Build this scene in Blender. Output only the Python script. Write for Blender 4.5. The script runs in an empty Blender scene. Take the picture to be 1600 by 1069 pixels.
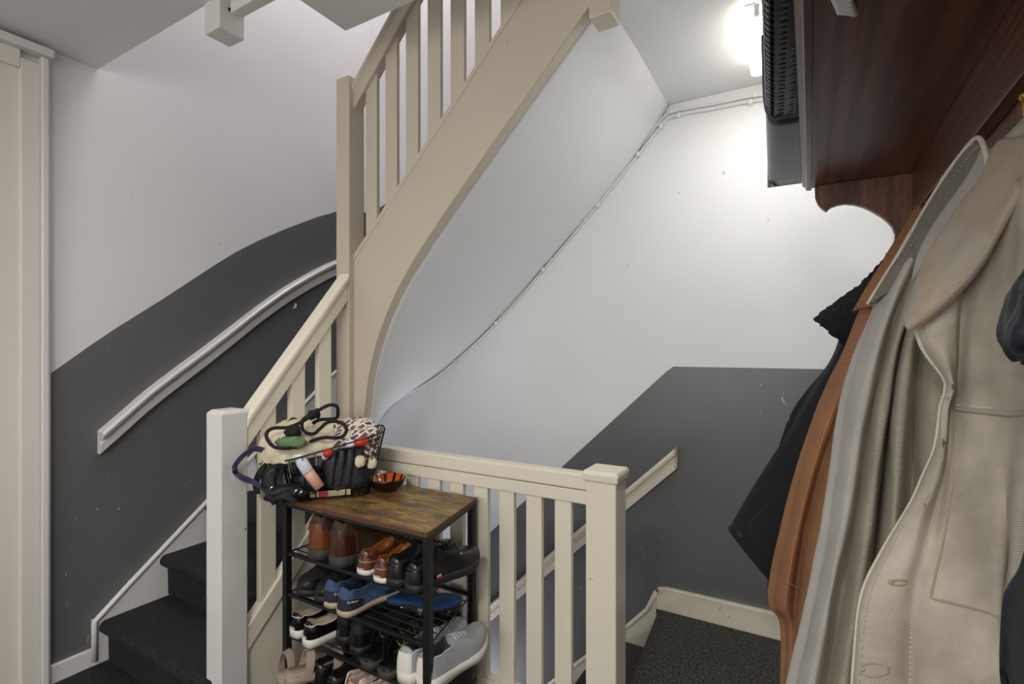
import bpy, bmesh, math, random
import numpy as np
from mathutils import Vector, Matrix, noise
random.seed(4)
R = math.radians
scene = bpy.context.scene
C = scene.collection

# ------------------------------------------------------------ camera
EYE = 1.3
YAW = R(30.2)
cam_d = bpy.data.cameras.new('camera')
cam_d.lens = 18.0; cam_d.sensor_width = 36.0
cam_d.shift_y = 5.5/1600
cam_d.clip_start = 0.02
cam = bpy.data.objects.new('camera', cam_d); C.objects.link(cam)
cam.location = (0, 0, EYE); cam.rotation_euler = (R(90), 0, YAW)
scene.camera = cam
# ------------------------------------------------------------ world, lamps, exposure
w = bpy.data.worlds.new('world'); scene.world = w; w.use_nodes = True
w.node_tree.nodes['Background'].inputs[0].default_value = (0.8, 0.85, 1, 1)
w.node_tree.nodes['Background'].inputs[1].default_value = 0.3
vs = scene.view_settings
scene.display_settings.display_device = 'sRGB'
vs.view_transform = 'Standard'; vs.look = 'None'; vs.gamma = 1.0; vs.use_curve_mapping = False
vs.exposure = 0.0
def area(name, loc, rot, size, power, col, sizey=None):
    l = bpy.data.lights.new(name, 'AREA'); l.energy = power; l.color = col
    l.size = size
    if sizey: l.shape = 'RECTANGLE'; l.size_y = sizey
    o = bpy.data.objects.new(name, l); C.objects.link(o)
    o.location = loc; o.rotation_euler = rot
    return o
area('landing_ceiling_lamp', (-0.25, -1.0, 2.44), (0, 0, 0), 0.45, 45, (1.0, 0.975, 0.94))
area('landing_fill_light', (-1.0, -2.25, 1.45), (R(90), 0, 0), 1.5, 29, (1.0, 0.99, 0.97), 1.5)  # added fill light behind the camera; there is no window here
area('upper_stairwell_lamp', (-1.75, 1.75, 4.85), (0, 0, 0), 1.3, 42, (1.0, 0.93, 0.96))
area('lower_stairwell_fill', (-2.15, 2.05, -1.35), (R(180), 0, 0), 0.8, 27, (0.92, 0.945, 1.0))  # added area light above the lower steps, standing in for daylight from below
BULKHEAD_EMIT = 6.0

# ------------------------------------------------------------ materials
def lin(c): return c/12.92 if c <= .04045 else ((c+.055)/1.055)**2.4
def rgb(h):
    h = h.lstrip('#')
    return tuple(lin(int(h[i:i+2], 16)/255) for i in (0, 2, 4)) + (1,)
class NT:
    def __init__(s, name):
        s.m = bpy.data.materials.new(name); s.m.use_nodes = True
        s.t = s.m.node_tree; s.b = s.t.nodes['Principled BSDF']
    def n(s, ty, **k):
        x = s.t.nodes.new(ty)
        for a, v in k.items(): setattr(x, a, v)
        return x
    def l(s, a, b): s.t.links.new(a, b)
    def coord(s, kind='Object', scale=(1, 1, 1), rot=(0, 0, 0)):
        tc = s.n('ShaderNodeTexCoord'); mp = s.n('ShaderNodeMapping')
        mp.inputs['Scale'].default_value = scale; mp.inputs['Rotation'].default_value = rot
        s.l(tc.outputs[kind], mp.inputs[0]); return mp.outputs[0]
    def noise(s, co, scale, detail=4, rough=.55, dist=0):
        x = s.n('ShaderNodeTexNoise'); s.l(co, x.inputs['Vector'])
        x.inputs['Scale'].default_value = scale; x.inputs['Detail'].default_value = detail
        x.inputs['Roughness'].default_value = rough; x.inputs['Distortion'].default_value = dist
        return x.outputs['Fac']
    def ramp(s, f, stops, interp='LINEAR'):
        x = s.n('ShaderNodeValToRGB'); s.l(f, x.inputs[0]); r = x.color_ramp; r.interpolation = interp
        while len(r.elements) < len(stops): r.elements.new(.5)
        for e, (p, c) in zip(r.elements, stops):
            e.position = p; e.color = c if not isinstance(c, str) else rgb(c)
        return x.outputs[0]
    def mix(s, f, a, b, mode='MIX'):
        x = s.n('ShaderNodeMix', data_type='RGBA', blend_type=mode)
        if isinstance(f, (int, float)): x.inputs[0].default_value = f
        else: s.l(f, x.inputs[0])
        for i, v in ((6, a), (7, b)):
            if isinstance(v, (tuple, list)): x.inputs[i].default_value = v
            elif isinstance(v, str): x.inputs[i].default_value = rgb(v)
            else: s.l(v, x.inputs[i])
        return x.outputs[2]
    def bump(s, f, strength, dist=.01):
        x = s.n('ShaderNodeBump'); x.inputs['Strength'].default_value = strength
        x.inputs['Distance'].default_value = dist
        s.l(f, x.inputs['Height']); s.l(x.outputs[0], s.b.inputs['Normal'])
    def col(s, v):
        if isinstance(v, (tuple, list)): s.b.inputs['Base Color'].default_value = v
        elif isinstance(v, str): s.b.inputs['Base Color'].default_value = rgb(v)
        else: s.l(v, s.b.inputs['Base Color'])
    def set(s, **k):
        for a, v in k.items(): s.b.inputs[a.replace('_', ' ')].default_value = v
def plain(name, c, rough=.5, metal=0, bump=0, bscale=200, var=0, **k):
    m = NT(name); co = m.coord()
    if var:
        nz = m.noise(co, 12, 5)
        c0 = rgb(c); m.col(m.ramp(nz, [(.3, tuple(x*(1-var) for x in c0[:3])+(1,)), (.7, c0)]))
    else: m.col(c)
    m.set(Roughness=rough, Metallic=metal)
    if bump: m.bump(m.noise(co, bscale, 3), bump, .003)
    m.set(**k)
    return m.m
def painted_wall(name, c, rough, scuff_col, lo, hi, scale, specs=None):
    m = NT(name); co = m.coord()
    base = m.mix(m.ramp(m.noise(co, 1.6, 3), [(.35, (0,0,0,1)), (.7, (1,1,1,1))]), tuple(x*.95 for x in rgb(c)[:3])+(1,), rgb(c))
    st = m.coord(scale=(1, 1, .45), rot=(R(20), R(35), 0))
    mark = m.ramp(m.noise(st, scale, 2, .6, .3), [(lo, (0,0,0,1)), (hi, (1,1,1,1))])
    region = m.ramp(m.noise(co, 1.3, 2), [(.5, (0,0,0,1)), (.62, (1,1,1,1))])
    f = m.mix(1.0, mark, region, 'MULTIPLY')
    m.col(m.mix(f, base, scuff_col))
    m.set(Roughness=rough); m.bump(m.noise(co, 90, 4), .12, .002)
    return m.m
M = {}
M['wall'] = painted_wall('white_wall_paint', '#e2e2e2', .6, '#b0adaa', .73, .79, 38)
M['dado'] = painted_wall('dark_grey_wall_paint', '#646566', .36, '#a5a3a0', .705, .73, 48)
M['ceil'] = painted_wall('ceiling_paint', '#dcdcda', .5, '#cfcdc9', .72, .8, 8)
def gloss_paint(name, c, chip='#6a5a4a', lo=.70):
    m = NT(name); co = m.coord()
    base = m.mix(m.noise(co, 4, 4), tuple(x*.93 for x in rgb(c)[:3])+(1,), rgb(c))
    ch = m.ramp(m.noise(m.coord(scale=(1,1,.6)), 55, 3, .6), [(lo, (0,0,0,1)), (lo+.02, (1,1,1,1))])
    reg = m.ramp(m.noise(co, 5, 1), [(.56, (0,0,0,1)), (.6, (1,1,1,1))])
    m.col(m.mix(m.mix(1.0, ch, reg, 'MULTIPLY'), base, chip))
    m.set(Roughness=.32); m.bump(m.noise(m.coord(scale=(30,30,3)), 3, 3), .08, .002)
    return m.m
M['cream'] = gloss_paint('cream_gloss_paint', '#e4dcc9')
M['cream_shade'] = gloss_paint('shaded_cream_gloss_paint', '#cabfac')  # the cream paint again, with the upper flight's shade put into the colour
M['offwhite'] = gloss_paint('off_white_gloss_paint', '#dad7d3')
M['door'] = gloss_paint('door_paint', '#dfd8cf', lo=.9)
def carpet(name, a, b, lo=.4, hi=.75):
    m = NT(name); co = m.coord()
    n1 = m.noise(co, 150, 3, .75); n2 = m.noise(co, 75, 4, .8)
    mm = m.mix(.5, n1, n2)
    m.col(m.ramp(mm, [(lo, a), (hi, b)]))
    m.set(Roughness=.95); m.bump(mm, 1.0, .012)
    return m.m
M['carpet'] = carpet('charcoal_carpet', '#111112', '#6b6862', .42, .60)
M['carpet2'] = carpet('black_stair_carpet', '#050506', '#303033', .42, .62)
def wood(name, a, b, c, stretch, rough, bump=.25, rot=(0, 0, 0)):
    """grain drawn out along the axis whose stretch is small"""
    m = NT(name); big = m.coord(scale=stretch, rot=rot)
    w1 = m.noise(big, 1.6, 2, .5, .8)
    x = m.n('ShaderNodeTexWave', wave_type='RINGS', rings_direction='SPHERICAL'); m.l(m.coord(scale=tuple(q*.35 for q in stretch), rot=rot), x.inputs[0])
    x.inputs['Scale'].default_value = 3.2; x.inputs['Distortion'].default_value = 5; x.inputs['Detail'].default_value = 4; x.inputs['Detail Scale'].default_value = 1.5
    g = m.noise(m.coord(scale=tuple(q*4 for q in stretch), rot=rot), 9, 6, .7)
    f = m.mix(.6, m.mix(.45, w1, x.outputs['Fac']), g)
    m.col(m.ramp(f, [(.3, a), (.5, b), (.72, c)])); m.set(Roughness=rough); m.bump(g, bump, .0015)
    return m.m
M['wood'] = wood('dark_oak_board', '#260f07', '#532a18', '#784a2f', (16, 1.0, 16), .33)
M['wood_v'] = wood('dark_oak_upright_grain', '#28120a', '#5c3420', '#83573d', (20, 20, 1.2), .4)
M['wood_m'] = plain('dark_oak_moulding', '#54382a', .3, var=.3)
def rustic():
    m = NT('rustic_brown_tabletop'); co = m.coord(scale=(1, 2.5, 1))
    n1 = m.noise(co, 7, 6, .65, .6); n2 = m.noise(m.coord(scale=(3, 14, 1)), 9, 5, .6)
    f = m.mix(.35, n1, n2)
    m.col(m.ramp(f, [(.35, '#2e2318'), (.45, '#614a2c'), (.54, '#7f6437'), (.65, '#b28d3c')]))
    m.set(Roughness=.38); m.bump(n2, .1, .001); return m.m
M['rustic'] = rustic()
M['edge'] = plain('brown_board_edge', '#5f3a22', .5, var=.3)
M['black_metal'] = plain('black_powder_coat', '#131417', .42, bump=.05)
M['wire'] = plain('black_wire', '#0b0b0c', .45)
M['brass'] = plain('brass', '#b08d3c', .3, 1.0)
M['steel'] = plain('steel', '#c8c8c8', .25, 1.0)
M['cable'] = plain('white_cable', '#dededc', .5)
M['plastic_black'] = plain('black_plastic', '#34353a', .33)
M['void'] = plain('weave_gap_black', '#08080a', .6)
def twill(name, a, b, ang, freq, bump=.5, patch=None, rough=.9, wob=.6):
    m = NT(name); uv = m.coord('UV', rot=(0, 0, R(ang)))
    x = m.n('ShaderNodeTexWave', wave_type='BANDS', bands_direction='X'); m.l(uv, x.inputs[0])
    x.inputs['Scale'].default_value = freq; x.inputs['Distortion'].default_value = wob
    x.inputs['Detail'].default_value = 2; x.inputs['Detail Scale'].default_value = 3
    c = m.mix(x.outputs['Fac'], a, b)
    u2 = m.coord('UV')
    pz = m.noise(u2, 9, 5, .6)
    c = m.mix(m.ramp(pz, [(.4, (0,0,0,1)), (.7, (1,1,1,1))]), c, patch or a)
    c = m.mix(m.ramp(m.noise(u2, 4.5, 4, .65, .5), [(.35, (.30,.30,.30,1)), (.6, (0,0,0,1))]), c, tuple(q*.55 for q in rgb(a)[:3])+(1,))
    m.col(c); m.set(Roughness=rough)
    m.bump(m.mix(.3, x.outputs['Fac'], m.noise(u2, 400, 2)), bump, .0012); return m.m
M['beige_denim'] = twill('beige_denim', '#9b9284', '#b8afa0', 35, 150, .35, '#c8bfaf')
M['beige_collar'] = twill('beige_collar_denim', '#a39a8d', '#beb5a7', 35, 150, .35, '#b8a083')
M['beige_twill'] = twill('beige_twill_reverse', '#8a8373', '#a9a190', 35, 100, .7, '#9d9686')
M['light_twill'] = twill('pale_grey_twill', '#a09c94', '#b8b4ad', 35, 100, .5, '#aeaaa3')
M['collar_in'] = twill('grey_collar_lining', '#68635a', '#827d71', 60, 85, .7, '#7a7468')
M['cord'] = twill('tan_corduroy', '#7a5033', '#a4744e', 0, 58, 1.0, '#946845', wob=.08)
M['worn_edge'] = plain('worn_pale_denim_edge', '#cfc7b9', .9, bump=.5, bscale=300, var=.15)
M['stitch'] = plain('pale_stitching', '#d9d2c4', .9)
M['stitch_dark'] = plain('beige_stitching', '#a2977f', .9)
M['black_denim'] = twill('black_denim', '#08080b', '#101115', 35, 120, .3, '#0c0d10')
M['sherpa'] = plain('black_sherpa', '#101013', .98, bump=1.0, bscale=160)
M['navy'] = plain('navy_nylon', '#141824', .5, bump=.4, bscale=25)
# shoe and clutter materials
M['br_leather'] = plain('polished_brown_leather', '#4a2618', .26, var=.5, bump=.15)
M['tan_leather'] = plain('polished_tan_leather', '#7a4522', .25, var=.45, bump=.1)
M['br_suede'] = plain('dark_brown_nubuck', '#47301f', .8, var=.3, bump=.4)
M['boat'] = plain('red_brown_leather', '#6d3a25', .32, var=.35, bump=.1)
M['boat_in'] = plain('tan_leather_lining', '#a8642c', .4, var=.2)
M['bl_leather'] = plain('black_leather', '#121214', .3, bump=.12)
M['bl_matt'] = plain('black_nubuck', '#111112', .75, bump=.3)
M['bl_rubber'] = plain('black_rubber', '#1b1b1c', .6)
M['patent'] = plain('black_patent_leather', '#08080a', .12)
M['gr_sole'] = plain('dark_grey_rubber', '#3a3732', .7)
M['wh_sole'] = plain('white_rubber', '#dcd6cc', .55)
M['tan_sole'] = plain('tan_rubber', '#b7a48b', .6)
M['blue_canvas'] = plain('blue_canvas', '#41587c', .85, var=.35, bump=.4, bscale=300)
M['navy_canvas'] = plain('navy_canvas', '#1b2231', .8, bump=.3)
M['blue_foam'] = plain('bright_blue_foam', '#0b3c73', .6, bump=.2)
M['beige_in'] = plain('beige_shoe_lining', '#cdb9a4', .7)
M['grey_knit'] = plain('light_grey_knit', '#a6a8ab', .85, bump=.6, bscale=350, var=.15)
M['grey_in'] = plain('dark_grey_lining', '#4b4c52', .85)
M['taupe'] = plain('taupe_leather', '#a99788', .6, var=.15)
M['pink_fluff'] = plain('pale_pink_fleece', '#dcc3b4', .95, bump=.8, bscale=90)
M['gum'] = plain('tan_suede', '#b78f66', .85)
M['lace_bl'] = plain('black_lace', '#0d0d0d', .8)
M['lace_gr'] = plain('grey_lace', '#c4c5c6', .8)
M['lace_or'] = plain('orange_brown_lace', '#a8602c', .7)
M['canvas'] = plain('cream_canvas', '#d8cbb0', .9, bump=.35, bscale=350)
M['rope'] = plain('black_rope', '#131315', .85, bump=.8, bscale=250)
M['green'] = plain('sage_green_cloth', '#5f7c52', .8, bump=.2)
M['tubewhite'] = plain('translucent_white_plastic', '#dfe1ea', .25)
M['peach'] = plain('peach_plastic', '#dba585', .4)
M['red'] = plain('red_plastic', '#c02a1c', .35)
M['dgrey_cloth'] = plain('dark_slate_nylon', '#2c3036', .6, bump=.4, bscale=40)
M['bl_cloth'] = plain('black_nylon', '#0e0f12', .6, bump=.4, bscale=50)
M['purple'] = plain('purple_webbing', '#4a3d63', .75, bump=.4, bscale=300)
M['paper'] = plain('cream_paper', '#d9c79b', .8, var=.3)
M['pink'] = plain('pink_paper', '#c9405a', .6)
M['yellow'] = plain('yellow_plastic', '#c8bf2a', .6)
def emat(name, c, s):
    m = NT(name); m.col('#ffffff'); m.set(Emission_Strength=s, Roughness=.4); m.b.inputs['Emission Color'].default_value = rgb(c); return m.m
M['lamp'] = emat('lit_diffuser', '#fff9ea', BULKHEAD_EMIT)
def print_mat():
    m = NT('brown_geometric_print'); uv = m.coord('UV', scale=(1, 1, 1), rot=(0, 0, R(35)))
    b = m.n('ShaderNodeTexBrick'); m.l(uv, b.inputs['Vector'])
    b.inputs['Scale'].default_value = 11; b.inputs['Mortar Size'].default_value = .045; b.inputs['Mortar Smooth'].default_value = 0
    b.inputs['Color1'].default_value = rgb('#4a3a3c'); b.inputs['Color2'].default_value = rgb('#6b5556'); b.inputs['Mortar'].default_value = rgb('#dfd3c4')
    b.inputs['Brick Width'].default_value = .42; b.inputs['Row Height'].default_value = .25
    ck = m.n('ShaderNodeTexChecker'); m.l(uv, ck.inputs[0]); ck.inputs['Scale'].default_value = 14
    c = m.mix(m.ramp(m.noise(uv, 22, 0), [(.64, (0,0,0,1)), (.65, (1,1,1,1))]), b.outputs[0], '#dfd3c4')
    m.col(c); m.set(Roughness=.85); return m.m
M['print'] = print_mat()
def bowl_mat():
    m = NT('orange_glaze_with_dark_rays'); co = m.coord()
    sx = m.n('ShaderNodeSeparateXYZ'); m.l(co, sx.inputs[0])
    at2 = m.n('ShaderNodeMath', operation='ARCTAN2'); m.l(sx.outputs[1], at2.inputs[0]); m.l(sx.outputs[0], at2.inputs[1])
    mu = m.n('ShaderNodeMath', operation='MULTIPLY'); m.l(at2.outputs[0], mu.inputs[0]); mu.inputs[1].default_value = 11
    si = m.n('ShaderNodeMath', operation='SINE'); m.l(mu.outputs[0], si.inputs[0])
    f = m.mix(.75, si.outputs[0], m.noise(co, 40, 3))
    m.col(m.ramp(m.mix(.35, si.outputs[0], m.noise(co, 30, 3)), [(.42, '#cf5a18'), (.62, '#20100a')])); m.set(Roughness=.12, Coat_Weight=.5); return m.m
M['bowl_in'] = bowl_mat()
M['bowl_out'] = plain('dark_glaze', '#17110e', .2)

# ------------------------------------------------------------ mesh helpers
def wloc(p):
    v = Vector((0, 0, 0))
    while p: v += p.location; p = p.parent
    return v
def obj(name, bm, mat, parent=None, smooth=False, local=False, bevel=0, seg=2, solid=0, subs=0, off=0):
    """bm in world coordinates unless local; links it as ONE mesh object under parent"""
    bmesh.ops.recalc_face_normals(bm, faces=bm.faces)
    me = bpy.data.meshes.new(name)
    if parent and not local: bm.transform(Matrix.Translation(-wloc(parent)))
    bm.to_mesh(me); bm.free()
    for m in (mat if isinstance(mat, (list, tuple)) else [mat]): me.materials.append(m)
    if smooth: me.polygons.foreach_set('use_smooth', [True]*len(me.polygons))
    o = bpy.data.objects.new(name, me); C.objects.link(o)
    if parent: o.parent = parent
    if solid:
        s = o.modifiers.new('thickness', 'SOLIDIFY'); s.thickness = solid; s.offset = off
    if bevel:
        b = o.modifiers.new('bevel', 'BEVEL'); b.width = bevel; b.segments = seg; b.limit_method = 'ANGLE'
        b.harden_normals = False
    if subs:
        s = o.modifiers.new('sub', 'SUBSURF'); s.levels = subs; s.render_levels = subs
    return o
def dupmesh(o, loc, parent, rot=(0, 0, 0)):
    c = o.copy(); C.objects.link(c); c.parent = parent; c.location = loc; c.rotation_euler = rot; return c
def thing(name, label, cat, loc=(0, 0, 0), group=None, rotz=0):
    o = bpy.data.objects.new(name, None); C.objects.link(o); o.location = loc; o.rotation_euler = (0, 0, rotz)
    o.empty_display_size = .05
    o['label'] = label; o['category'] = cat
    if group: o['group'] = group
    return o
def tag(o, label, cat, group=None):
    o['label'] = label; o['category'] = cat
    if group: o['group'] = group
    return o
def struct(o): o['kind'] = 'structure'; return o
def box(bm, x0, x1, y0, y1, z0, z1):
    v = [bm.verts.new(p) for p in ((x0,y0,z0),(x1,y0,z0),(x1,y1,z0),(x0,y1,z0),(x0,y0,z1),(x1,y0,z1),(x1,y1,z1),(x0,y1,z1))]
    for f in ((3,2,1,0),(4,5,6,7),(0,1,5,4),(1,2,6,5),(2,3,7,6),(3,0,4,7)): bm.faces.new([v[i] for i in f])
    return v
def prism(bm, pts, vec):
    """polygon of 3D points extruded by vec"""
    a = [bm.verts.new(p) for p in pts]; vec = Vector(vec)
    b = [bm.verts.new(Vector(p)+vec) for p in pts]
    n = len(pts); bm.faces.new(a); bm.faces.new(b[::-1])
    for i in range(n): bm.faces.new((a[i], a[(i+1) % n], b[(i+1) % n], b[i]))
def prism_xz(bm, pts, y0, y1): prism(bm, [(x, y0, z) for x, z in pts], (0, y1-y0, 0))
def prism_yz(bm, pts, x0, x1): prism(bm, [(x0, y, z) for y, z in pts], (x1-x0, 0, 0))
def prism_xy(bm, pts, z0, z1): prism(bm, [(x, y, z0) for x, y in pts], (0, 0, z1-z0))
def B(*a):
    bm = bmesh.new(); box(bm, *a); return bm
def catmull(pts, n):
    p = np.array(pts, float); k = len(p)
    if k == 2:
        t = np.linspace(0, 1, n)[:, None]; return p[0]*(1-t)+p[1]*t
    q = np.vstack([2*p[0]-p[1], p, 2*p[-1]-p[-2]])
    out = []
    for s in np.linspace(0, k-1, n):
        i = min(int(s), k-2); t = s-i
        a, b, c, d = q[i], q[i+1], q[i+2], q[i+3]
        out.append(.5*((2*b)+(-a+c)*t+(2*a-5*b+4*c-d)*t*t+(-a+3*b-3*c+d)*t**3))
    return np.array(out)
def tube(bm, pts, r, sides=8, closed=False, cap=True, flat=None):
    pts = [Vector(p) for p in pts]; n = len(pts); rings = []
    prev = None
    for i, p in enumerate(pts):
        if closed: d = pts[(i+1) % n]-pts[i-1]
        else: d = pts[min(i+1, n-1)]-pts[max(i-1, 0)]
        d.normalize()
        if prev is None:
            up = Vector((0, 0, 1)) if abs(d.z) < .9 else Vector((1, 0, 0))
            a = d.cross(up).normalized()
        else:
            a = (prev-d*prev.dot(d)).normalized()
        prev = a; b = d.cross(a)
        rr = r[i] if isinstance(r, (list, tuple)) else r
        fx = flat or 1
        rings.append([bm.verts.new(p+a*math.cos(2*math.pi*k/sides)*rr+b*math.sin(2*math.pi*k/sides)*rr*fx) for k in range(sides)])
    m = n if closed else n-1
    for i in range(m):
        r0, r1 = rings[i], rings[(i+1) % n]
        for k in range(sides): bm.faces.new((r0[k], r0[(k+1) % sides], r1[(k+1) % sides], r1[k]))
    if cap and not closed:
        bm.faces.new(rings[0][::-1]); bm.faces.new(rings[-1])
def T(pts, r, n=0, **k):
    bm = bmesh.new(); tube(bm, catmull(pts, n) if n else pts, r, **k); return bm
def ribbon(bm, pts, width, thick, side=None):
    """flat strap along pts, 'side' is the width direction"""
    pts = [Vector(p) for p in pts]; n = len(pts); rings = []
    for i, p in enumerate(pts):
        d = (pts[min(i+1, n-1)]-pts[max(i-1, 0)]).normalized()
        s = Vector(side[i] if isinstance(side, list) else side); s = (s-d*s.dot(d)).normalized(); nn = d.cross(s)
        rings.append([bm.verts.new(p+s*a*width/2+nn*b*thick/2) for a, b in ((-1,-1),(1,-1),(1,1),(-1,1))])
    for i in range(n-1):
        for k in range(4): bm.faces.new((rings[i][k], rings[i][(k+1) % 4], rings[i+1][(k+1) % 4], rings[i+1][k]))
    bm.faces.new(rings[0][::-1]); bm.faces.new(rings[-1])
def grid(P, uvscale=1, wrapu=False):
    """P: array rows x cols x 3 -> bmesh with UVs in metres"""
    P = np.array(P); nr, nc = P.shape[:2]
    bm = bmesh.new(); uvl = bm.loops.layers.uv.new('UVMap')
    V = [[bm.verts.new(P[i, j]) for j in range(nc)] for i in range(nr)]
    du = np.zeros((nr, nc)); du[:, 1:] = np.cumsum(np.linalg.norm(np.diff(P, axis=1), axis=2), axis=1)
    du = np.repeat(du.mean(0, keepdims=True), nr, 0)
    dv = np.zeros((nr, nc)); dv[1:] = np.cumsum(np.linalg.norm(np.diff(P, axis=0), axis=2), axis=0)
    dv = np.repeat(dv.mean(1, keepdims=True), nc, 1)
    for i in range(nr-1):
        for j in range(nc-1):
            ids = ((i, j), (i, j+1), (i+1, j+1), (i+1, j))
            if len({V[a][b] for a, b in ids}) < 4: continue
            f = bm.faces.new([V[a][b] for a, b in ids])
            for lp, (a, b) in zip(f.loops, ids): lp[uvl].uv = (du[a, b]*uvscale, -dv[a, b]*uvscale)
    return bm
def loft(cols, nr, nc, wrinkle=0, wscale=9, seed=0):
    """cols: list of polylines (top to bottom), splined both ways"""
    A = np.array([catmull(c, nr) for c in cols])        # ncol x nr x 3
    P = np.array([catmull(A[:, i], nc) for i in range(nr)])
    if wrinkle:
        du = np.gradient(P, axis=1); dv = np.gradient(P, axis=0)
        N = np.cross(du, dv); N /= np.linalg.norm(N, axis=2, keepdims=True)+1e-9
        for i in range(nr):
            for j in range(nc):
                v = Vector(P[i, j])*wscale+Vector((seed*7.3, 0, 0))
                v.z *= .45
                P[i, j] += N[i, j]*wrinkle*(noise.noise(v)+.4*noise.noise(v*2.7))
    return P
# a point of the room seen in the photograph at (u, v), standing at the real depth Y
SN, CS = math.sin(YAW), math.cos(YAW)
def at(u, v, Y):
    a = (u-800)/800
    t = Y/(a*SN+CS)
    return (t*(a*CS-SN), Y, EYE-t*(v-540)/800)
def atx(u, v, X):
    a = (u-800)/800
    t = X/(a*CS-SN)
    return (X, t*(a*SN+CS), EYE-t*(v-540)/800)
def ats(lst, Y=None): return [at(*p) if len(p) == 3 else at(p[0], p[1], Y) for p in lst]

# ============================================================ THE SETTING
XL, XR, YB, YN = -2.63, .285, 2.56, -2.3
ZC, ZU = 2.48, 5.0
# ---- floor
bm = bmesh.new()
prism(bm, [(XR,YN,0),(XR,1.62,0),(-1.2,1.62,0),(-1.2,YN,0)], (0,0,-.2))
prism(bm, [(XR,1.62,0),(XR,YB,0),(-.645,YB,0),(-.60,1.93,0),(-.585,1.62,0)], (0,0,-.2))
struct(obj('floor', bm, M['carpet']))
bm = bmesh.new()
prism(bm, [(-1.2,YN,0),(-1.2,1.62,0),(-1.745,1.62,-.05),(-1.745,YN,-.05)], (0,0,-.2))
prism(bm, [(-1.745,YN,-.05),(-1.745,1.04,-.05),(XL,1.04,-.05),(XL,YN,-.05)], (0,0,-.2))
struct(obj('floor', bm, M['carpet2']))
bm = B(XL, XR, 1.62, YB, -2.25, -2.15)
struct(obj('floor', bm, M['carpet']))
# ---- left wall: white above, painted grey dado below a line that climbs with the stair
dl = [(0.8, 1.16), (0.833, 1.18), (0.89, 1.228), (0.972, 1.299), (1.064, 1.374), (1.256, 1.52), (1.48, 1.698), (1.611, 1.797), (1.742, 1.882), (1.923, 1.986), (2.124, 2.092), (2.28, 2.163), (2.42, 2.195), (2.56, 2.215)]
def wall_faces(outline_low, outline_high, f, mi, bm):
    """quads between two polylines with equal parameter"""
    for (a0, b0), (a1, b1), (c0, d0), (c1, d1) in zip(outline_low[:-1], outline_low[1:], outline_high[:-1], outline_high[1:]):
        fa = bm.faces.new([bm.verts.new(f(*p)) for p in ((a0,b0),(a1,b1),(c1,d1),(c0,d0))]); fa.material_index = mi
bm = bmesh.new()
fl = lambda y, z: (XL, y, z)
wall_faces([(y, -2.2) for y, z in dl], dl, fl, 1, bm)
wall_faces(dl, [(y, ZU) for y, z in dl], fl, 0, bm)
wall_faces([(YN, -2.2), (.80, -2.2)], [(YN, ZU), (.80, ZU)], fl, 0, bm)
bmesh.ops.remove_doubles(bm, verts=bm.verts, dist=1e-4)
box(bm, XL-.1, XL-.002, YN, YB, -2.2, ZU)
struct(obj('wall_left', bm, [M['wall'], M['dado']]))
# ---- back wall
xs = sorted(set([XL, -2.463, -2.321, -.578, XR] + list(np.round(np.linspace(XL, XR, 40), 3))))
def pl(pts, x): return float(np.interp(x, [p[0] for p in pts], [p[1] for p in pts]))
low_d = [(-2.7, -.82), (-.592, 1.19), (-.578, 1.197), (.3, 1.2)]
soff = [(-2.65,.70),(-2.552,.80),(-2.434,.90),(-2.266,.998),(-2.053,1.117),(-1.689,1.377),(-1.283,1.747),(-.876,2.146),(-.62,2.43),(-.6,2.5),(.3,2.55)]
up_d = [(-2.63,2.215),(-2.54,2.235),(-2.463,2.262),(-2.321,2.366),(-2.2,2.48),(-.6,4.06),(-.5,4.1),(.3,4.1)]
fb = lambda x, z: (x, YB, z)
bm = bmesh.new()
L0 = [(x, -2.2) for x in xs]; L1 = [(x, pl(low_d, x)) for x in xs]; L2 = [(x, max(pl(soff, x), pl(low_d, x)+.01)) for x in xs]
L3 = [(x, pl(up_d, x)) for x in xs]; L4 = [(x, ZU) for x in xs]
for a, b, mi in ((L0, L1, 1), (L1, L2, 0), (L2, L3, 1), (L3, L4, 0)): wall_faces(a, b, fb, mi, bm)
bmesh.ops.remove_doubles(bm, verts=bm.verts, dist=1e-4)
box(bm, XL, XR, YB+.001, YB+.1, -2.2, ZU)
struct(obj('wall_back', bm, [M['wall'], M['dado']]))
struct(obj('wall_right', B(XR, XR+.1, YN, YB+.1, -.2, ZU), M['wall']))
struct(obj('wall_near', B(XL-.1, XR+.1, YN-.1, YN, -.2, ZU), M['wall']))
struct(obj('wall_stairwell', B(-.58, XR, 1.62, 1.66, -2.2, -.2), M['dado']))
# ---- ceiling with the stair opening, and the ceiling of the storey above
bm = bmesh.new()
prism_xy(bm, [(XL,YN),(XR,YN),(XR,YB),(-.6,YB),(-.6,1.345),(-1.505,1.345),(-1.505,1.0),(XL,1.0)], ZC, ZC+.22)
struct(obj('ceiling', bm, M['ceil']))
struct(obj('ceiling', B(XL, XR, YN, YB, ZU, ZU+.1), M['ceil']))
# fascia along the edge of the opening
struct(obj('trim_1', B(-1.70, -1.50, 1.02, 1.06, 2.43, 2.70), M['offwhite'], bevel=.004))
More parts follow.
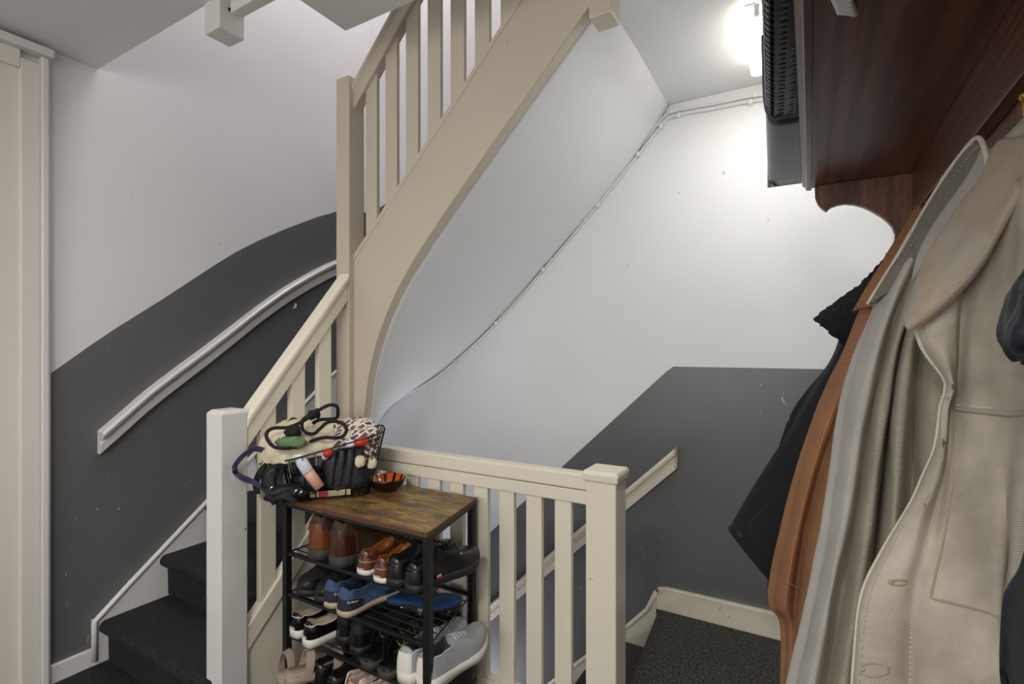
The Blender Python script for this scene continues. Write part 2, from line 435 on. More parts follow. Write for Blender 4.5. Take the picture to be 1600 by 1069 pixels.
# ---- door on the left wall
door = struct(obj('door_1', B(XL+.002, XL+.012, -.10, .745, .0, 2.36), M['door']))
bm = B(XL+.002, XL+.030, .745, .803, -.04, 2.40); obj('door_frame', bm, M['door'], door, bevel=.003)
bm = B(XL+.002, XL+.042, .803, .828, -.04, 2.43); obj('architrave', bm, M['offwhite'], door, bevel=.006)
bm = B(XL+.002, XL+.026, .828, .836, -.04, 2.43); obj('architrave', bm, M['offwhite'], door, bevel=.003)
bm = B(XL+.002, XL+.030, -.15, .745, 2.36, 2.43); obj('door_frame', bm, M['door'], door, bevel=.003)
struct(obj('trim_2', B(XL+.002, XL+.065, -.2, .838, 2.43, 2.462), M['offwhite'], bevel=.006))
# ---- skirtings
bm = bmesh.new(); prism_yz(bm, [(.836,-.06),(.985,-.06),(.985,.022),(.836,.022)], XL+.001, XL+.02)
struct(obj('baseboard_left', bm, M['offwhite'], bevel=.004))
bm = bmesh.new(); prism_xz(bm, [(-.655,0),(XR,0),(XR,.112),(-.61,.106),(-.642,.098),(-.655,.07)], YB-.022, YB-.001)
bb = struct(obj('baseboard_back', bm, M['cream'], bevel=.005))
bm = bmesh.new(); prism_xz(bm, [(-.642,.098),(-.61,.106),(XR,.112),(XR,.120),(-.61,.115),(-.650,.106)], YB-.028, YB-.001)
obj('top_bead', bm, M['cream'], bb, bevel=.003)

# ============================================================ STAIR GOING UP
stair = thing('staircase', 'winding staircase going up, treads in black carpet, upper side board in cream darkened for shade', 'staircase', (-2.2, 1.0, -.05))
RZ = .195
def nosing(y0, y1, z, rise=RZ):
    return [(y0+.028, z-rise), (y0+.026, z-.06), (y0+.006, z-.052), (y0-.006, z-.04), (y0-.008, z-.022), (y0, z-.008), (y0+.014, z),
            (y1+.03, z), (y1+.03, z-.03), (y0+.055, z-.03), (y0+.055, z-rise)]
for k, (y0, y1) in enumerate([(1.0, 1.235), (1.235, 1.44), (1.44, 1.62)]):
    bm = bmesh.new(); prism_yz(bm, nosing(y0, y1+.03, .13+RZ*k, RZ+(-.003)), -2.605, -1.80)
    obj('step', bm, M['carpet2'], stair, smooth=False, bevel=.006)
piv = (-1.80, 1.64)
outer = [(-2.6, 1.70), (-2.6, 2.28), (-2.53, 2.55), (-2.08, 2.55), (-1.79, 2.55), (-1.56, 2.55)]
for k in range(5):
    z = .715+RZ*k; a, b = outer[k], outer[k+1]
    poly = [piv, a] + ([(-2.6, 2.55)] if k == 1 else []) + [(b[0]*(.93-.06*k)+a[0]*(.07+.06*k), b[1]*(.93-.06*k)+a[1]*(.07+.06*k)), (piv[0]+.02*k, piv[1]+.02)]
    bm = bmesh.new(); prism_xy(bm, poly, z-.016, z)
    d = Vector((a[0]-piv[0], a[1]-piv[1], 0)).normalized(); nrm = Vector((-d.y, d.x, 0))*(-.02)
    p0, a0 = Vector((*piv, z-.016)), Vector((*a, z-.016))
    prism(bm, [p0, a0, a0+nrm, p0+nrm], (0, 0, -.045))
    obj('step', bm, M['carpet2'], stair, bevel=.004)
for k in range(4):
    z = 1.71+RZ*k; x0 = -1.60+.195*k
    bm = bmesh.new(); prism(bm, [(a, 1.665, b) for a, b in nosing(x0, x0+.13, z, .115)], (0, .885, 0))
    obj('step', bm, M['carpet2'], stair, bevel=.006)
# wall skirting that climbs
sk = [(.976,-.05),(1.30,-.05),(1.30,.15),(1.9,.6),(2.55,.9),(2.55,1.32),(2.2,1.10),(1.9,.86),(1.454,.526),(1.243,.354),(1.113,.248),(.99,.141),(.976,.141)]
bm = bmesh.new(); prism_yz(bm, sk, XL+.001, XL+.026)
s1 = obj('skirting_board', bm, M['offwhite'], stair, bevel=.003)
top = [(2.55,1.32),(2.2,1.10),(1.9,.86),(1.454,.526),(1.243,.354),(1.113,.248),(.99,.143),(.980,.135),(.980,-.03)]
bm = bmesh.new(); tube(bm, [(XL+.024, y, z) for y, z in top], .012, 8)
obj('top_bead', bm, M['offwhite'], s1, smooth=True)
# the painted side board of the upper flight with its swept lower edge
YS0, YS1 = 1.605, 1.65
low = [(-.60,2.46),(-.651,2.412),(-.943,2.12),(-1.235,1.823),(-1.399,1.642),(-1.486,1.528),(-1.559,1.409),(-1.615,1.286),(-1.653,1.161),(-1.672,1.05),(-1.68,.98),(-1.682,.86)]
lowc = [tuple(p) for p in catmull(low, 40)]
upl = [(-1.745,.86),(-1.745,1.672),(-1.497,1.928),(-.60,2.835)]
bm = bmesh.new(); prism_xz(bm, lowc+upl, YS0, YS1)
st = obj('side_board', bm, M['cream_shade'], stair, bevel=.003)
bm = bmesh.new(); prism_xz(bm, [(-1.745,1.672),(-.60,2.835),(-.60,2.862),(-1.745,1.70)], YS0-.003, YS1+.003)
obj('capping', bm, M['cream_shade'], st, bevel=.003)
bm = bmesh.new(); tube(bm, [(x, YS0-.001, z+.006) for x, z in lowc], .004, 6); obj('edge_bead', bm, M['cream_shade'], st, smooth=True)
# plaster underside sweeping from the side board to the back wall
sl = catmull([(x, YS1-.005, z+.012) for x, z in low[:-1]] + [(-1.70, YS1-.005, .80), (-1.72, YS1-.005, .62)], 60)
sw = catmull([(-.60,YB,2.50),(-.640,YB,2.425),(-.876,YB,2.140),(-1.283,YB,1.742),(-1.48,YB,1.555),(-1.689,YB,1.372),(-1.87,YB,1.238),(-2.053,YB,1.117),(-2.266,YB,.995),(-2.434,YB,.895),(-2.53,YB,.80),(-2.60,YB,.70),(-2.62,YB,.58)], 60)
P = np.array([[a+(b-a)*t for t in np.linspace(0, 1, 24)] for a, b in zip(sl, sw)])
for i in range(60):
    for j in range(24): P[i, j, 2] += .03*math.sin(math.pi*j/23)*min(1, i/20)*.5
obj('plaster_underside', grid(P), M['wall'], stair, smooth=True, solid=.012, off=0)
# lower inner side board and the panel below it (between the two posts)
bm = bmesh.new(); prism_yz(bm, [(1.10,-.05),(1.585,-.05),(1.585,.66),(1.10,.18)], -1.782, -1.764)
obj('panel', bm, M['cream'], stair)
bm = bmesh.new(); prism_yz(bm, [(1.108,.185),(1.585,.66),(1.585,.752),(1.108,.275)], -1.797, -1.752)
lb = obj('side_board', bm, M['cream'], stair, bevel=.004)

# ============================================================ STAIR GOING DOWN
down = thing('staircase', 'straight staircase going down beside the grey wall, in charcoal carpet', 'staircase', (-.7, 2.1, -.2))
for k in range(1, 10):
    z = -.2*k; x = -.60-.205*k
    bm = bmesh.new()
    prof = [(x+.23, z), (x-.005, z), (x-.02, z-.012), (x-.02, z-.035), (x+.01, z-.045), (x+.01, z-.2), (x+.23, z-.2)]
    prism_xz(bm, prof, 1.665, YB-.027)
    obj('step', bm, M['carpet'], down, bevel=.006)
prof = [(-.660,.068),(-.650,.0),(-.60,-.05),(-.60,-.35),(-2.6,-2.2),(-2.6,-1.88),(-.80,-.125),(-.70,.01)]
bm = bmesh.new(); prism_xz(bm, [(-.655,.07),(-.655,-.40),(-2.45,-2.2),(-2.6,-2.2),(-2.6,-1.93),(-.80,-.13),(-.70,-.02)], YB-.022, YB-.001)
s2 = obj('skirting_board', bm, M['cream'], down, bevel=.003)
bm = bmesh.new(); tube(bm, [(-.655,YB-.02,.085),(-.70,YB-.02,-.015),(-.80,YB-.02,-.125),(-2.6,YB-.02,-1.925)], .012, 8)
obj('top_bead', bm, M['cream'], s2, smooth=True)

# ============================================================ BALUSTRADES
def post(bm, x0, x1, y0, y1, z0, z1, ch=.012):
    """square post with a chamfered head"""
    ring = lambda i, z: [bm.verts.new(p) for p in ((x0+i,y0+i,z),(x1-i,y0+i,z),(x1-i,y1-i,z),(x0+i,y1-i,z))]
    rs = [ring(0, z0), ring(0, z1-ch), ring(ch, z1)]
    bm.faces.new(rs[0][::-1]); bm.faces.new(rs[-1])
    for a, b in zip(rs[:-1], rs[1:]):
        for k in range(4): bm.faces.new((a[k], a[(k+1) % 4], b[(k+1) % 4], b[k]))
sb = thing('stair_balustrade', 'cream stair railing, upper part darkened for shade, climbing beside the flight up, with two square posts and slats', 'railing', (-1.79, 1.06, -.05))
bm = bmesh.new(); post(bm, -1.836, -1.745, 1.015, 1.112, -.05, 1.075)
nA = obj('newel_post', bm, M['offwhite'], sb, bevel=.004); nA['label'] = 'whiter short bottom post with scuffed edges'
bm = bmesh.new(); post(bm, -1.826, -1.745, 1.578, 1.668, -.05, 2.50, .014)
obj('newel_post', bm, M['cream_shade'], sb, bevel=.004)
def slat_x(name, x, z0, z1, y, sk, par, mat, wd=.066, th=.018):
    """upright slat, foot and head cut at slope sk"""
    bm = bmesh.new()
    prism_xz(bm, [(x-wd/2, z0-sk*wd/2), (x+wd/2, z0+sk*wd/2), (x+wd/2, z1+sk*wd/2), (x-wd/2, z1-sk*wd/2)], y-th/2, y+th/2)
    return obj(name, bm, mat, par, bevel=.002)
hr_top = lambda x: 4.215+1.0*x+.0*x if False else (2.444+(x+1.763)*1.06)
YC = 1.628
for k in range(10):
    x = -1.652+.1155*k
    slat_x('baluster', x, x+3.437+.03, hr_top(x)-.085, YC, 1.0, sb, M['cream_shade'])
def rail_x(x0, x1, f, prof, name, par, mat):
    """prof: list of (y offset, z offset); runs from x0 to x1 along height f"""
    bm = bmesh.new()
    a = [(x0, YC+y, f(x0)+z) for y, z in prof]
    prism(bm, a, (x1-x0, 0, f(x1)-f(x0)))
    return obj(name, bm, mat, par, bevel=.005)
h1 = rail_x(-1.75, -.56, hr_top, [(-.024,-.115),(.024,-.115),(.024,-.04),(.034,-.035),(.036,-.012),(.026,0),(-.026,0),(-.036,-.012),(-.034,-.035),(-.024,-.04)], 'handrail', sb, M['cream_shade'])
# lower sloping rail between the two posts
lr = lambda y: 1.047+(y-1.11)*1.222
XC = -1.775
bm = bmesh.new(); prism(bm, [(XC+x, 1.11, lr(1.11)+z) for x, z in [(-.024,-.125),(.024,-.125),(.024,-.045),(.034,-.04),(.036,-.012),(.024,0),(-.024,0),(-.036,-.012),(-.034,-.04),(-.024,-.045)]], (0, .468, lr(1.578)-lr(1.11)))
h2 = obj('handrail', bm, M['cream'], sb, bevel=.005)
for y in (1.205, 1.335, 1.466):
    bm = bmesh.new(); z0 = .275+(y-1.108); z1 = lr(y)-.10; wd = .064
    prism_yz(bm, [(y-wd/2, z0-wd/2), (y+wd/2, z0+wd/2), (y+wd/2, z1+wd*.6), (y-wd/2, z1-wd*.6)], XC-.013, XC+.013)
    obj('baluster', bm, M['cream'], sb, bevel=.002)

lbal = thing('landing_balustrade', 'cream level railing along the landing, behind the shoe rack, ending in a capped post', 'railing', (-1.1, 1.62, 0))
bm = B(-.636, -.533, 1.572, 1.675, 0, .862); nC = obj('newel_post', bm, M['cream'], lbal, bevel=.004)
bm = bmesh.new()
ring = lambda e, z: [(-.636-e,1.572-e,z),(-.533+e,1.572-e,z),(-.533+e,1.675+e,z),(-.636-e,1.675+e,z)]
lv = [[bm.verts.new(p) for p in ring(e, z)] for e, z in ((.002,.855),(.008,.862),(.010,.882),(.004,.893))]
bm.faces.new(lv[0][::-1]); bm.faces.new(lv[-1])
for a, b in zip(lv[:-1], lv[1:]):
    for k in range(4): bm.faces.new((a[k], a[(k+1) % 4], b[(k+1) % 4], b[k]))
obj('post_cap', bm, M['cream'], nC, bevel=.003)
bm = B(-1.745, -.636, 1.60, 1.655, .815, .868); obj('handrail', bm, M['cream'], lbal, bevel=.006)
bm = B(-1.745, -.636, 1.606, 1.648, .766, .812); obj('under_rail', bm, M['cream'], lbal, bevel=.004)
bm = B(-1.745, -.636, 1.60, 1.655, -.04, .05); obj('bottom_rail', bm, M['cream'], lbal, bevel=.004)
for k in range(9):
    x = -.738-.1135*k
    obj('baluster', B(x-.0315, x+.0315, 1.616, 1.638, .05, .766), M['cream'], lbal, bevel=.003)

# posts of the storey above, hanging below the ceiling edge
t = thing('hanging_post_end', 'white square post end hanging from the ceiling at the left', 'post', (-1.766, 1.04, 2.70))
obj('post', B(-1.81, -1.722, .995, 1.085, 2.375, 2.70), M['offwhite'], t, bevel=.004)
obj('peg', T([(-1.72,1.03,2.452),(-1.712,1.03,2.450)], .006), M['void'], t)
t = thing('hanging_post_end', 'cream square post end, darkened for shade, hanging where the upper side board meets the ceiling', 'post', (-.59, 1.62, 2.9))
obj('post', B(-.628, -.552, 1.58, 1.672, 2.375, 2.9), M['cream_shade'], t, bevel=.004)

# ============================================================ WALL HANDRAILS
def wall_rail_left(pts, name, label, mat):
    t = thing(name, label, 'handrail', pts[0])
    pts = catmull(pts, 28)
    bm = bmesh.new(); rings = []
    pf = [(0,-.095),(.030,-.095),(.032,-.055),(.022,-.045),(.022,-.035),(.055,-.028),(.060,-.012),(.050,0),(.0,.002)]
    for x, y, z in pts: rings.append([bm.verts.new((x-.05+a, y, z+b)) for a, b in pf])
    n = len(pf)
    for a, b in zip(rings[:-1], rings[1:]):
        for k in range(n): bm.faces.new((a[k], a[(k+1) % n], b[(k+1) % n], b[k]))
    bm.faces.new(rings[0][::-1]); bm.faces.new(rings[-1])
    obj('rail', bm, mat, t, bevel=.002)
    return t
tr = wall_rail_left([(-2.58, 0.998, 0.933), (-2.58, 1.094, 1.018), (-2.58, 1.208, 1.118), (-2.58, 1.452, 1.303), (-2.58, 1.601, 1.419), (-2.58, 1.743, 1.53), (-2.58, 1.95, 1.673), (-2.58, 2.234, 1.833), (-2.58, 2.45, 1.905)], 'handrail', 'worn white handrail climbing in a curve on the dark grey left wall', M['offwhite'])
obj('bracket', T([(XL+.002,1.96,1.522),(XL+.018,1.96,1.526),(XL+.020,1.96,1.548)], .007), M['offwhite'], tr)
tb = thing('handrail', 'chipped cream handrail sloping down the grey back wall behind the capped post', 'handrail', (-.56, 2.53, .75))
x0, x1 = -.563, -2.5; f = lambda x: .803+(x+.563)*.962
pf = [(0,-.105),(.028,-.105),(.030,-.06),(.020,-.05),(.020,-.04),(.052,-.032),(.056,-.012),(.046,0),(0,.002)]
bm = bmesh.new(); prism(bm, [(x0, YB-.001-a, f(x0)+b) for a, b in pf], (x1-x0, 0, f(x1)-f(x0)))
obj('rail', bm, M['cream'], tb, bevel=.003)
bm = bmesh.new(); prism(bm, [(x0+.001, YB-.001-a, f(x0)+b) for a, b in [(0,-.1),(.028,-.1),(.02,-.045),(.05,-.03),(.046,-.003),(0,0)]], (.006, 0, .004))
obj('end_grain', bm, M['cream_shade'], tb)

# ============================================================ CABLES
cpts = [(-.12,2.395),(-.188,2.437),(-.378,2.445),(-.575,2.452),(-.625,2.435),(-.66,2.40),(-.758,2.29),(-.876,2.163),(-1.08,1.955),(-1.283,1.757),(-1.48,1.565),(-1.689,1.387),(-1.87,1.248),(-2.053,1.127),(-2.266,1.006),(-2.434,.908),(-2.54,.81)]
for k, (dz, lab, r) in enumerate([(-.012, 'upper thin white cable clipped along the back wall under the stair', .0065), (-.034, 'lower thin white cable clipped along the back wall under the stair', .006)]):
    t = thing('cable', lab, 'cable', (-1.3, YB, 1.7))
    pts = [(x, YB-.007, z+dz*(1 if x > -2.2 else .6)) for x, z in (cpts if k == 0 else [(-.12,2.40)]+cpts[1:4]+[(-.62,2.43),(-.665,2.385)]+cpts[6:15])]
    obj('flex', T(pts, r, 110, sides=8), M['cable'], t, smooth=True)
    c2 = catmull(pts, 110)
    for i in (range(8, 104, 13) if k == 0 else range(10, 104, 12)):
        x, y, z = c2[i]
        bm = B(x-.010, x+.010, YB-.018, YB-.001, z-.014 if k else z-.008, z+.010)
        obj('clip', bm, M['cable'], t, bevel=.004)
# ============================================================ CEILING LAMP
bl = thing('bulkhead_lamp', 'lit white rectangular bulkhead lamp on the ceiling above the stair', 'lamp', (-.155, 2.135, ZC))
obj('housing', B(-.20, -.11, 1.94, 2.34, ZC-.022, ZC-.001), M['cable'], bl, bevel=.006)
bm = bmesh.new()
rr = lambda e, z: [(-.215+e,1.925+e,z),(-.095-e,1.925+e,z),(-.095-e,2.35-e,z),(-.215+e,2.35-e,z)]
lv = [[bm.verts.new(p) for p in rr(e, z)] for e, z in ((.004,ZC-.022),(0,ZC-.03),(.006,ZC-.06),(.022,ZC-.072))]
bm.faces.new(lv[0][::-1]); bm.faces.new(lv[-1])
for a, b in zip(lv[:-1], lv[1:]):
    for k in range(4): bm.faces.new((a[k], a[(k+1) % 4], b[(k+1) % 4], b[k]))
obj('diffuser', bm, M['lamp'], bl, bevel=.012, seg=3)
obj('clip', B(-.165,-.148,1.915,1.935,ZC-.06,ZC-.02), M['cable'], bl, bevel=.003)
pl_ = bpy.data.lights.new('bulkhead_light', 'POINT'); pl_.energy = 0.9; pl_.shadow_soft_size = .05; pl_.color = (1, .985, .95)
po = bpy.data.objects.new('bulkhead_light', pl_); C.objects.link(po); po.location = (-.155, 2.135, 2.345)
area('bulkhead_down_light', (-.155, 2.06, 2.402), (0, 0, 0), .11, 4.2, (1, .985, .95), .25)
t = thing('cable', 'short white conduit running over the ceiling into the bulkhead lamp', 'cable', (-.15, 2.4, ZC))
obj('conduit', T([(-.152,1.95,ZC-.009),(-.152,1.5,ZC-.009)], .009), M['cable'], t, smooth=True)
obj('conduit', T([(-.15,2.33,ZC-.009),(-.15,2.45,ZC-.009),(-.153,2.52,ZC-.01),(-.17,2.548,ZC-.022)], .009, 14), M['cable'], t, smooth=True)

# ============================================================ COAT RACK ON THE RIGHT WALL
ZS = 1.77
cr = thing('coat_rack', 'dark oak coat rack with deep shelf and scalloped side bracket on the right wall', 'coat rack', (.2, 1.0, 1.5))
obj('shelf_board', B(-.002, .262, -.35, 1.775, ZS, ZS+.022), M['wood'], cr, bevel=.002)
bm = bmesh.new()
prism(bm, [(x, -.35, ZS+z) for x, z in [(.004,-.002),(-.008,-.002),(-.012,.003),(-.012,.008),(-.019,.012),(-.021,.018),(-.021,.026),(-.016,.030),(.004,.030)]], (0, 2.142, 0))
e = obj('front_moulding', bm, M['wood_m'], cr, bevel=.0015)
bm = B(.240, .2615, -.35, 1.745, ZS-.115, ZS-.0005); obj('back_rail', bm, M['wood'], cr, bevel=.002)
bm = B(.2625, .2845, -.35, 1.80, ZS-.17, ZS+.03); obj('back_board', bm, M['wood_v'], cr, bevel=.002)
bp = [(.012,1.7695),(.013,1.736),(.020,1.715),(.030,1.701),(.041,1.691),(.047,1.698),(.054,1.703),(.070,1.707),(.086,1.708),(.108,1.703),(.13,1.693),(.15,1.679),(.17,1.662),(.186,1.645),(.197,1.628),(.203,1.607),(.202,1.588),(.197,1.572),(.205,1.552),(.222,1.53),(.262,1.50),(.2615,1.7695)]
bm = bmesh.new(); prism_xz(bm, bp, 1.748, 1.772); obj('bracket', bm, M['wood_v'], cr, bevel=.0015)
def hook(y, par):
    bm = bmesh.new(); z = 1.69
    bx = .2838
    tube(bm, catmull([(bx,y,z+.015),(bx-.02,y,z+.018),(bx-.05,y,z+.035),(bx-.062,y,z+.055)], 12), .005, 8)
    tube(bm, catmull([(bx,y,z-.015),(bx-.02,y,z-.03),(bx-.038,y,z-.028),(bx-.045,y,z-.008)], 12), .005, 8)
    bmesh.ops.create_uvsphere(bm, u_segments=10, v_segments=8, radius=.009, matrix=Matrix.Translation((bx-.062, y, z+.058)))
    box(bm, bx-.006, bx, y-.012, y+.012, z-.04, z+.04)
    obj('hook', bm, M['brass'], par, smooth=False)
cr2 = thing('hook_strip', 'narrow strip of small brass coat hooks on the right wall under the shelf', 'hooks', (.28, 1.0, 1.66))
obj('backing_strip', B(.2785, .2845, .45, 1.70, 1.50, 1.57), M['wood_v'], cr2, bevel=.001)
for y in (.60, .915, 1.30, 1.52):
    bm = bmesh.new(); bx = .2784; z = 1.535
    tube(bm, catmull([(bx,y,z+.02),(bx-.018,y,z+.03),(bx-.032,y,z+.06),(bx-.034,y,z+.09)], 12), .0045, 8)
    bmesh.ops.create_uvsphere(bm, u_segments=10, v_segments=8, radius=.008, matrix=Matrix.Translation((bx-.034, y, z+.092)))
    box(bm, bx-.005, bx, y-.011, y+.011, z-.03, z+.03)
    obj('hook', bm, M['brass'], cr2, smooth=True)
# white ribbed strip fixed under the shelf near the top of the picture
t = thing('ribbed_strip', 'small white ribbed strip sticking to the underside of the dark shelf', 'strip', (.04, .82, ZS))
for k in range(7):
    bm = bmesh.new(); r0 = .012+.0065*k
    arc = [(.062-.055*math.cos(a)*1.0-.0045*k*math.sin(a), .80+.0045*k*.9-.05*a+.02*a*a+.0, ZS-.004) for a in np.linspace(-.6, .55, 9)]
    p0 = Vector((.030+.0, .79, ZS-.004)); d = Vector((.03, .045, 0)); n2 = Vector((.045, -.03, 0)).normalized()
    pts = [Vector((.056, .866, ZS-.004))+Vector((-.007*k*.2+.0, -.0065*k, 0))+Vector((-.036*q, -.040*q+.016*q*q, 0)) for q in np.linspace(0, .62, 8)]
    tube(bm, pts, .0036, 6); obj('rib', bm, M['cable'], t, smooth=True)

# ---- black woven basket lying on the shelf, sticking out past its front edge
wb = thing('woven_basket', 'black woven plastic basket on the shelf, sticking out past its front edge', 'basket', (.04, 1.2, ZS+.025))
# curved shell: cross-section polygon (x offset, z), swept along Y and turned slightly outwards
def wx(y): return -.058-.024*(y-.84)/.43 if y < 1.27 else -.082-.030*(y-1.27)/.53
zb = ZS+.030
def shell(y0, y1, n, inset, drop):
    P = []
    for y in np.linspace(y0, y1, n):
        x = wx(y)+inset
        P.append([(x+dx, y, zb+dz) for dx, dz in [(.20,.0+drop),(.10,drop),(.03,drop),(.012,.004+drop),(.003,.012),(0,.025),(-.002,.06),(-.004,.11),(-.006,.18)]])
    return P
obj('basket_body', grid(shell(.3, 1.80, 12, .004, .004)), M['void'], wb, smooth=True, solid=.004, off=0)
n_rows = 60
bmw = bmesh.new(); bms = bmesh.new()
for k in range(n_rows):
    y = .42+.0165*k
    if y > 1.245: break
    x = wx(y); prof = [(.115,0),(.03,0),(.012,.004),(.003,.012),(0,.025),(-.002,.06),(-.004,.11),(-.006,.18)]
    pts = catmull([(x+dx-.001, y, zb+dz-.001) for dx, dz in prof], 46)
    # over and under weave: the band lifts and dips
    ph = (k % 2)*math.pi
    q = []
    d = 0
    for i, p in enumerate(pts):
        if i: d += np.linalg.norm(pts[i]-pts[i-1])
        a = math.sin(d/.028*math.pi+ph)*.0006
        nrm = np.array([-.4, 0, -.9]) if p[2] < zb+.02 else np.array([-1, 0, -.1])
        q.append(tuple(p+nrm*a))
    bm = bmesh.new(); ribbon(bm, q, .0092, .0018, (0, 1, 0)); obj('weave_band', bm, M['plastic_black'], wb)
for dx, dz in [(.112,-.0005),(.094,-.0005),(.076,-.0005),(.058,-.0005),(.040,-.0005),(.022,.0008),(.0065,.008),(-.0005,.025),(-.0015,.043),(-.002,.061),(-.003,.079),(-.004,.097),(-.0045,.115),(-.005,.133),(-.0055,.151),(-.006,.169)]:
    bm = bmesh.new(); ribbon(bm, [(wx(y)+dx, y, zb+dz-.0006) for y in np.linspace(.42, 1.25, 40)] , .018, .0018, (1, 0, .25) if dz < .005 else (0, 0, 1))
    obj('weave_band', bm, M['plastic_black'], wb)
bm = bmesh.new(); tube(bm, catmull([(wx(1.25)+dx, 1.25+.015*math.sin(dx*20), zb+dz) for dx, dz in [(.115,-.001),(.03,-.002),(.010,.002),(.001,.012),(-.002,.025),(-.005,.06),(-.008,.18)]], 30), .0045, 6)
obj('rim_cord', bm, M['plastic_black'], wb, smooth=True)
bm = grid(shell(1.255, 1.805, 10, .0, .0)); obj('smooth_end_panel', bm, M['plastic_black'], wb, smooth=True, solid=.003, off=0)
bm = B(wx(1.80)-.004, .05, 1.80, 1.806, zb-.002, zb+.18); obj('end_wall', bm, M['plastic_black'], wb, bevel=.002)
obj('rivet', T([(wx(1.79)+.012, 1.785, zb-.004), (wx(1.79)+.012, 1.785, zb+.002)], .004), M['steel'], wb)

# ============================================================ COATS
def tubes_on(name, pts, Y, r, mat, par, n=40):
    return obj(name, T(ats(pts, Y) if Y else pts, r, n, sides=6), mat, par, smooth=True)
def dash(bm, pts, n, r, duty=.55):
    c = catmull(pts, n*4)
    for i in range(n): tube(bm, [c[i*4], c[i*4+1], c[min(i*4+2, n*4-1)]], r, 5)
def seam(name, pts, mat, par, n=40, r=.0011):
    bm = bmesh.new(); dash(bm, pts, n, r); return obj(name, bm, mat, par, smooth=True)

# -- black jacket with curly collar, furthest along the wall
t = thing('jacket', 'black denim jacket with curly fleece collar, hanging furthest along the rack', 'jacket', (.26, 1.62, 1.6))
cols = [
 [(.27,1.70,1.58),(.272,1.70,1.45),(.272,1.70,1.25),(.272,1.70,1.0),(.272,1.70,.8),(.272,1.70,.6),(.272,1.70,.45)],
 ats([(1402,395,1.66),(1345,480,1.66),(1318,560,1.66),(1262,640,1.66),(1226,740,1.66),(1214,850,1.66),(1218,925,1.66)]),
 ats([(1394,400,1.60),(1335,470,1.60),(1300,565,1.62),(1240,665,1.64),(1222,745,1.63),(1216,850,1.62),(1216,925,1.62)]),
 ats([(1420,395,1.54),(1370,480,1.53),(1330,565,1.53),(1290,665,1.53),(1262,760,1.53),(1250,870,1.53),(1252,935,1.53)]),
 ats([(1450,395,1.52),(1420,480,1.49),(1390,565,1.48),(1350,665,1.48),(1330,760,1.48),(1310,870,1.48),(1310,935,1.48)]),
 [(.27,1.47,1.58),(.27,1.46,1.45),(.27,1.45,1.25),(.27,1.45,1.0),(.27,1.45,.8),(.27,1.45,.6),(.27,1.45,.45)]]
obj('body', grid(loft(cols, 50, 50, .008, 9, 1)), M['black_denim'], t, smooth=True, solid=.006, off=0)
# the sleeve swings out to the left and ends in a buttoned cuff
L = ats([(1318,535,1.56),(1296,575,1.57),(1240,665,1.57),(1184,752,1.57),(1145,818,1.57),(1141,830,1.57)])
Rr = ats([(1352,560,1.56),(1330,620,1.56),(1300,700,1.56),(1266,790,1.56),(1232,875,1.56),(1212,915,1.56)])
Lc, Rc = catmull(L, 40), catmull(Rr, 40)
P = []
for a, b in zip(Lc, Rc):
    c = (a+b)/2; hw = (b-a)/2; ring = []
    dp = np.array([.25, -1, 0])*np.linalg.norm(hw)*.55
    for k in range(25):
        th = 2*math.pi*k/24
        p = c+hw*math.cos(th)+dp*math.sin(th)
        p = p+dp*.10*noise.noise(Vector(p)*11)
        ring.append(p)
    P.append(ring)
sl_ = obj('sleeve', grid(P), M['black_denim'], t, smooth=True, solid=.005, off=0)
cuffP = [[np.array(P[i][k])+(np.array(P[i][k])-np.mean(P[i], 0))*.05 for k in range(25)] for i in range(33, 40)]
cf = obj('cuff', grid(cuffP), M['black_denim'], sl_, smooth=True, solid=.004, off=0)
for (u, v) in ((1157, 836), (1178, 860)):
    p = Vector(at(u, v, 1.525)); bm = bmesh.new()
    bmesh.ops.create_cone(bm, cap_ends=True, segments=14, radius1=.009, radius2=.008, depth=.005, matrix=Matrix.Translation(p) @ Matrix.Rotation(R(90), 4, 'X'))
    obj('button', bm, M['black_metal'], sl_)
seam('stitching', ats([(1168,822,1.515),(1190,800,1.51),(1226,770,1.52)]), plain('grey_black_stitching', '#3b3c42', .9), sl_, 22, .0012)
# curly collar: lumpy surface
cc = [
 ats([(1396,392,1.58),(1352,440,1.58),(1300,478,1.58),(1274,500,1.58)]),
 ats([(1400,396,1.54),(1362,450,1.52),(1312,490,1.52),(1284,508,1.54)]),
 ats([(1412,400,1.52),(1380,465,1.49),(1336,505,1.49),(1300,520,1.52)]),
 ats([(1420,410,1.54),(1392,480,1.51),(1352,522,1.51),(1312,532,1.55)]),
 ats([(1424,425,1.60),(1396,495,1.58),(1352,535,1.58),(1314,538,1.59)])]
P = loft(cc, 46, 36)
for i in range(P.shape[0]):
    for j in range(P.shape[1]):
        v = Vector(P[i, j]); P[i, j] += np.array(noise.noise_vector(v*95))*.0055+np.array(noise.noise_vector(v*210))*.0022
obj('fleece_collar', grid(P), M['sherpa'], t, smooth=True, solid=.012, off=0)

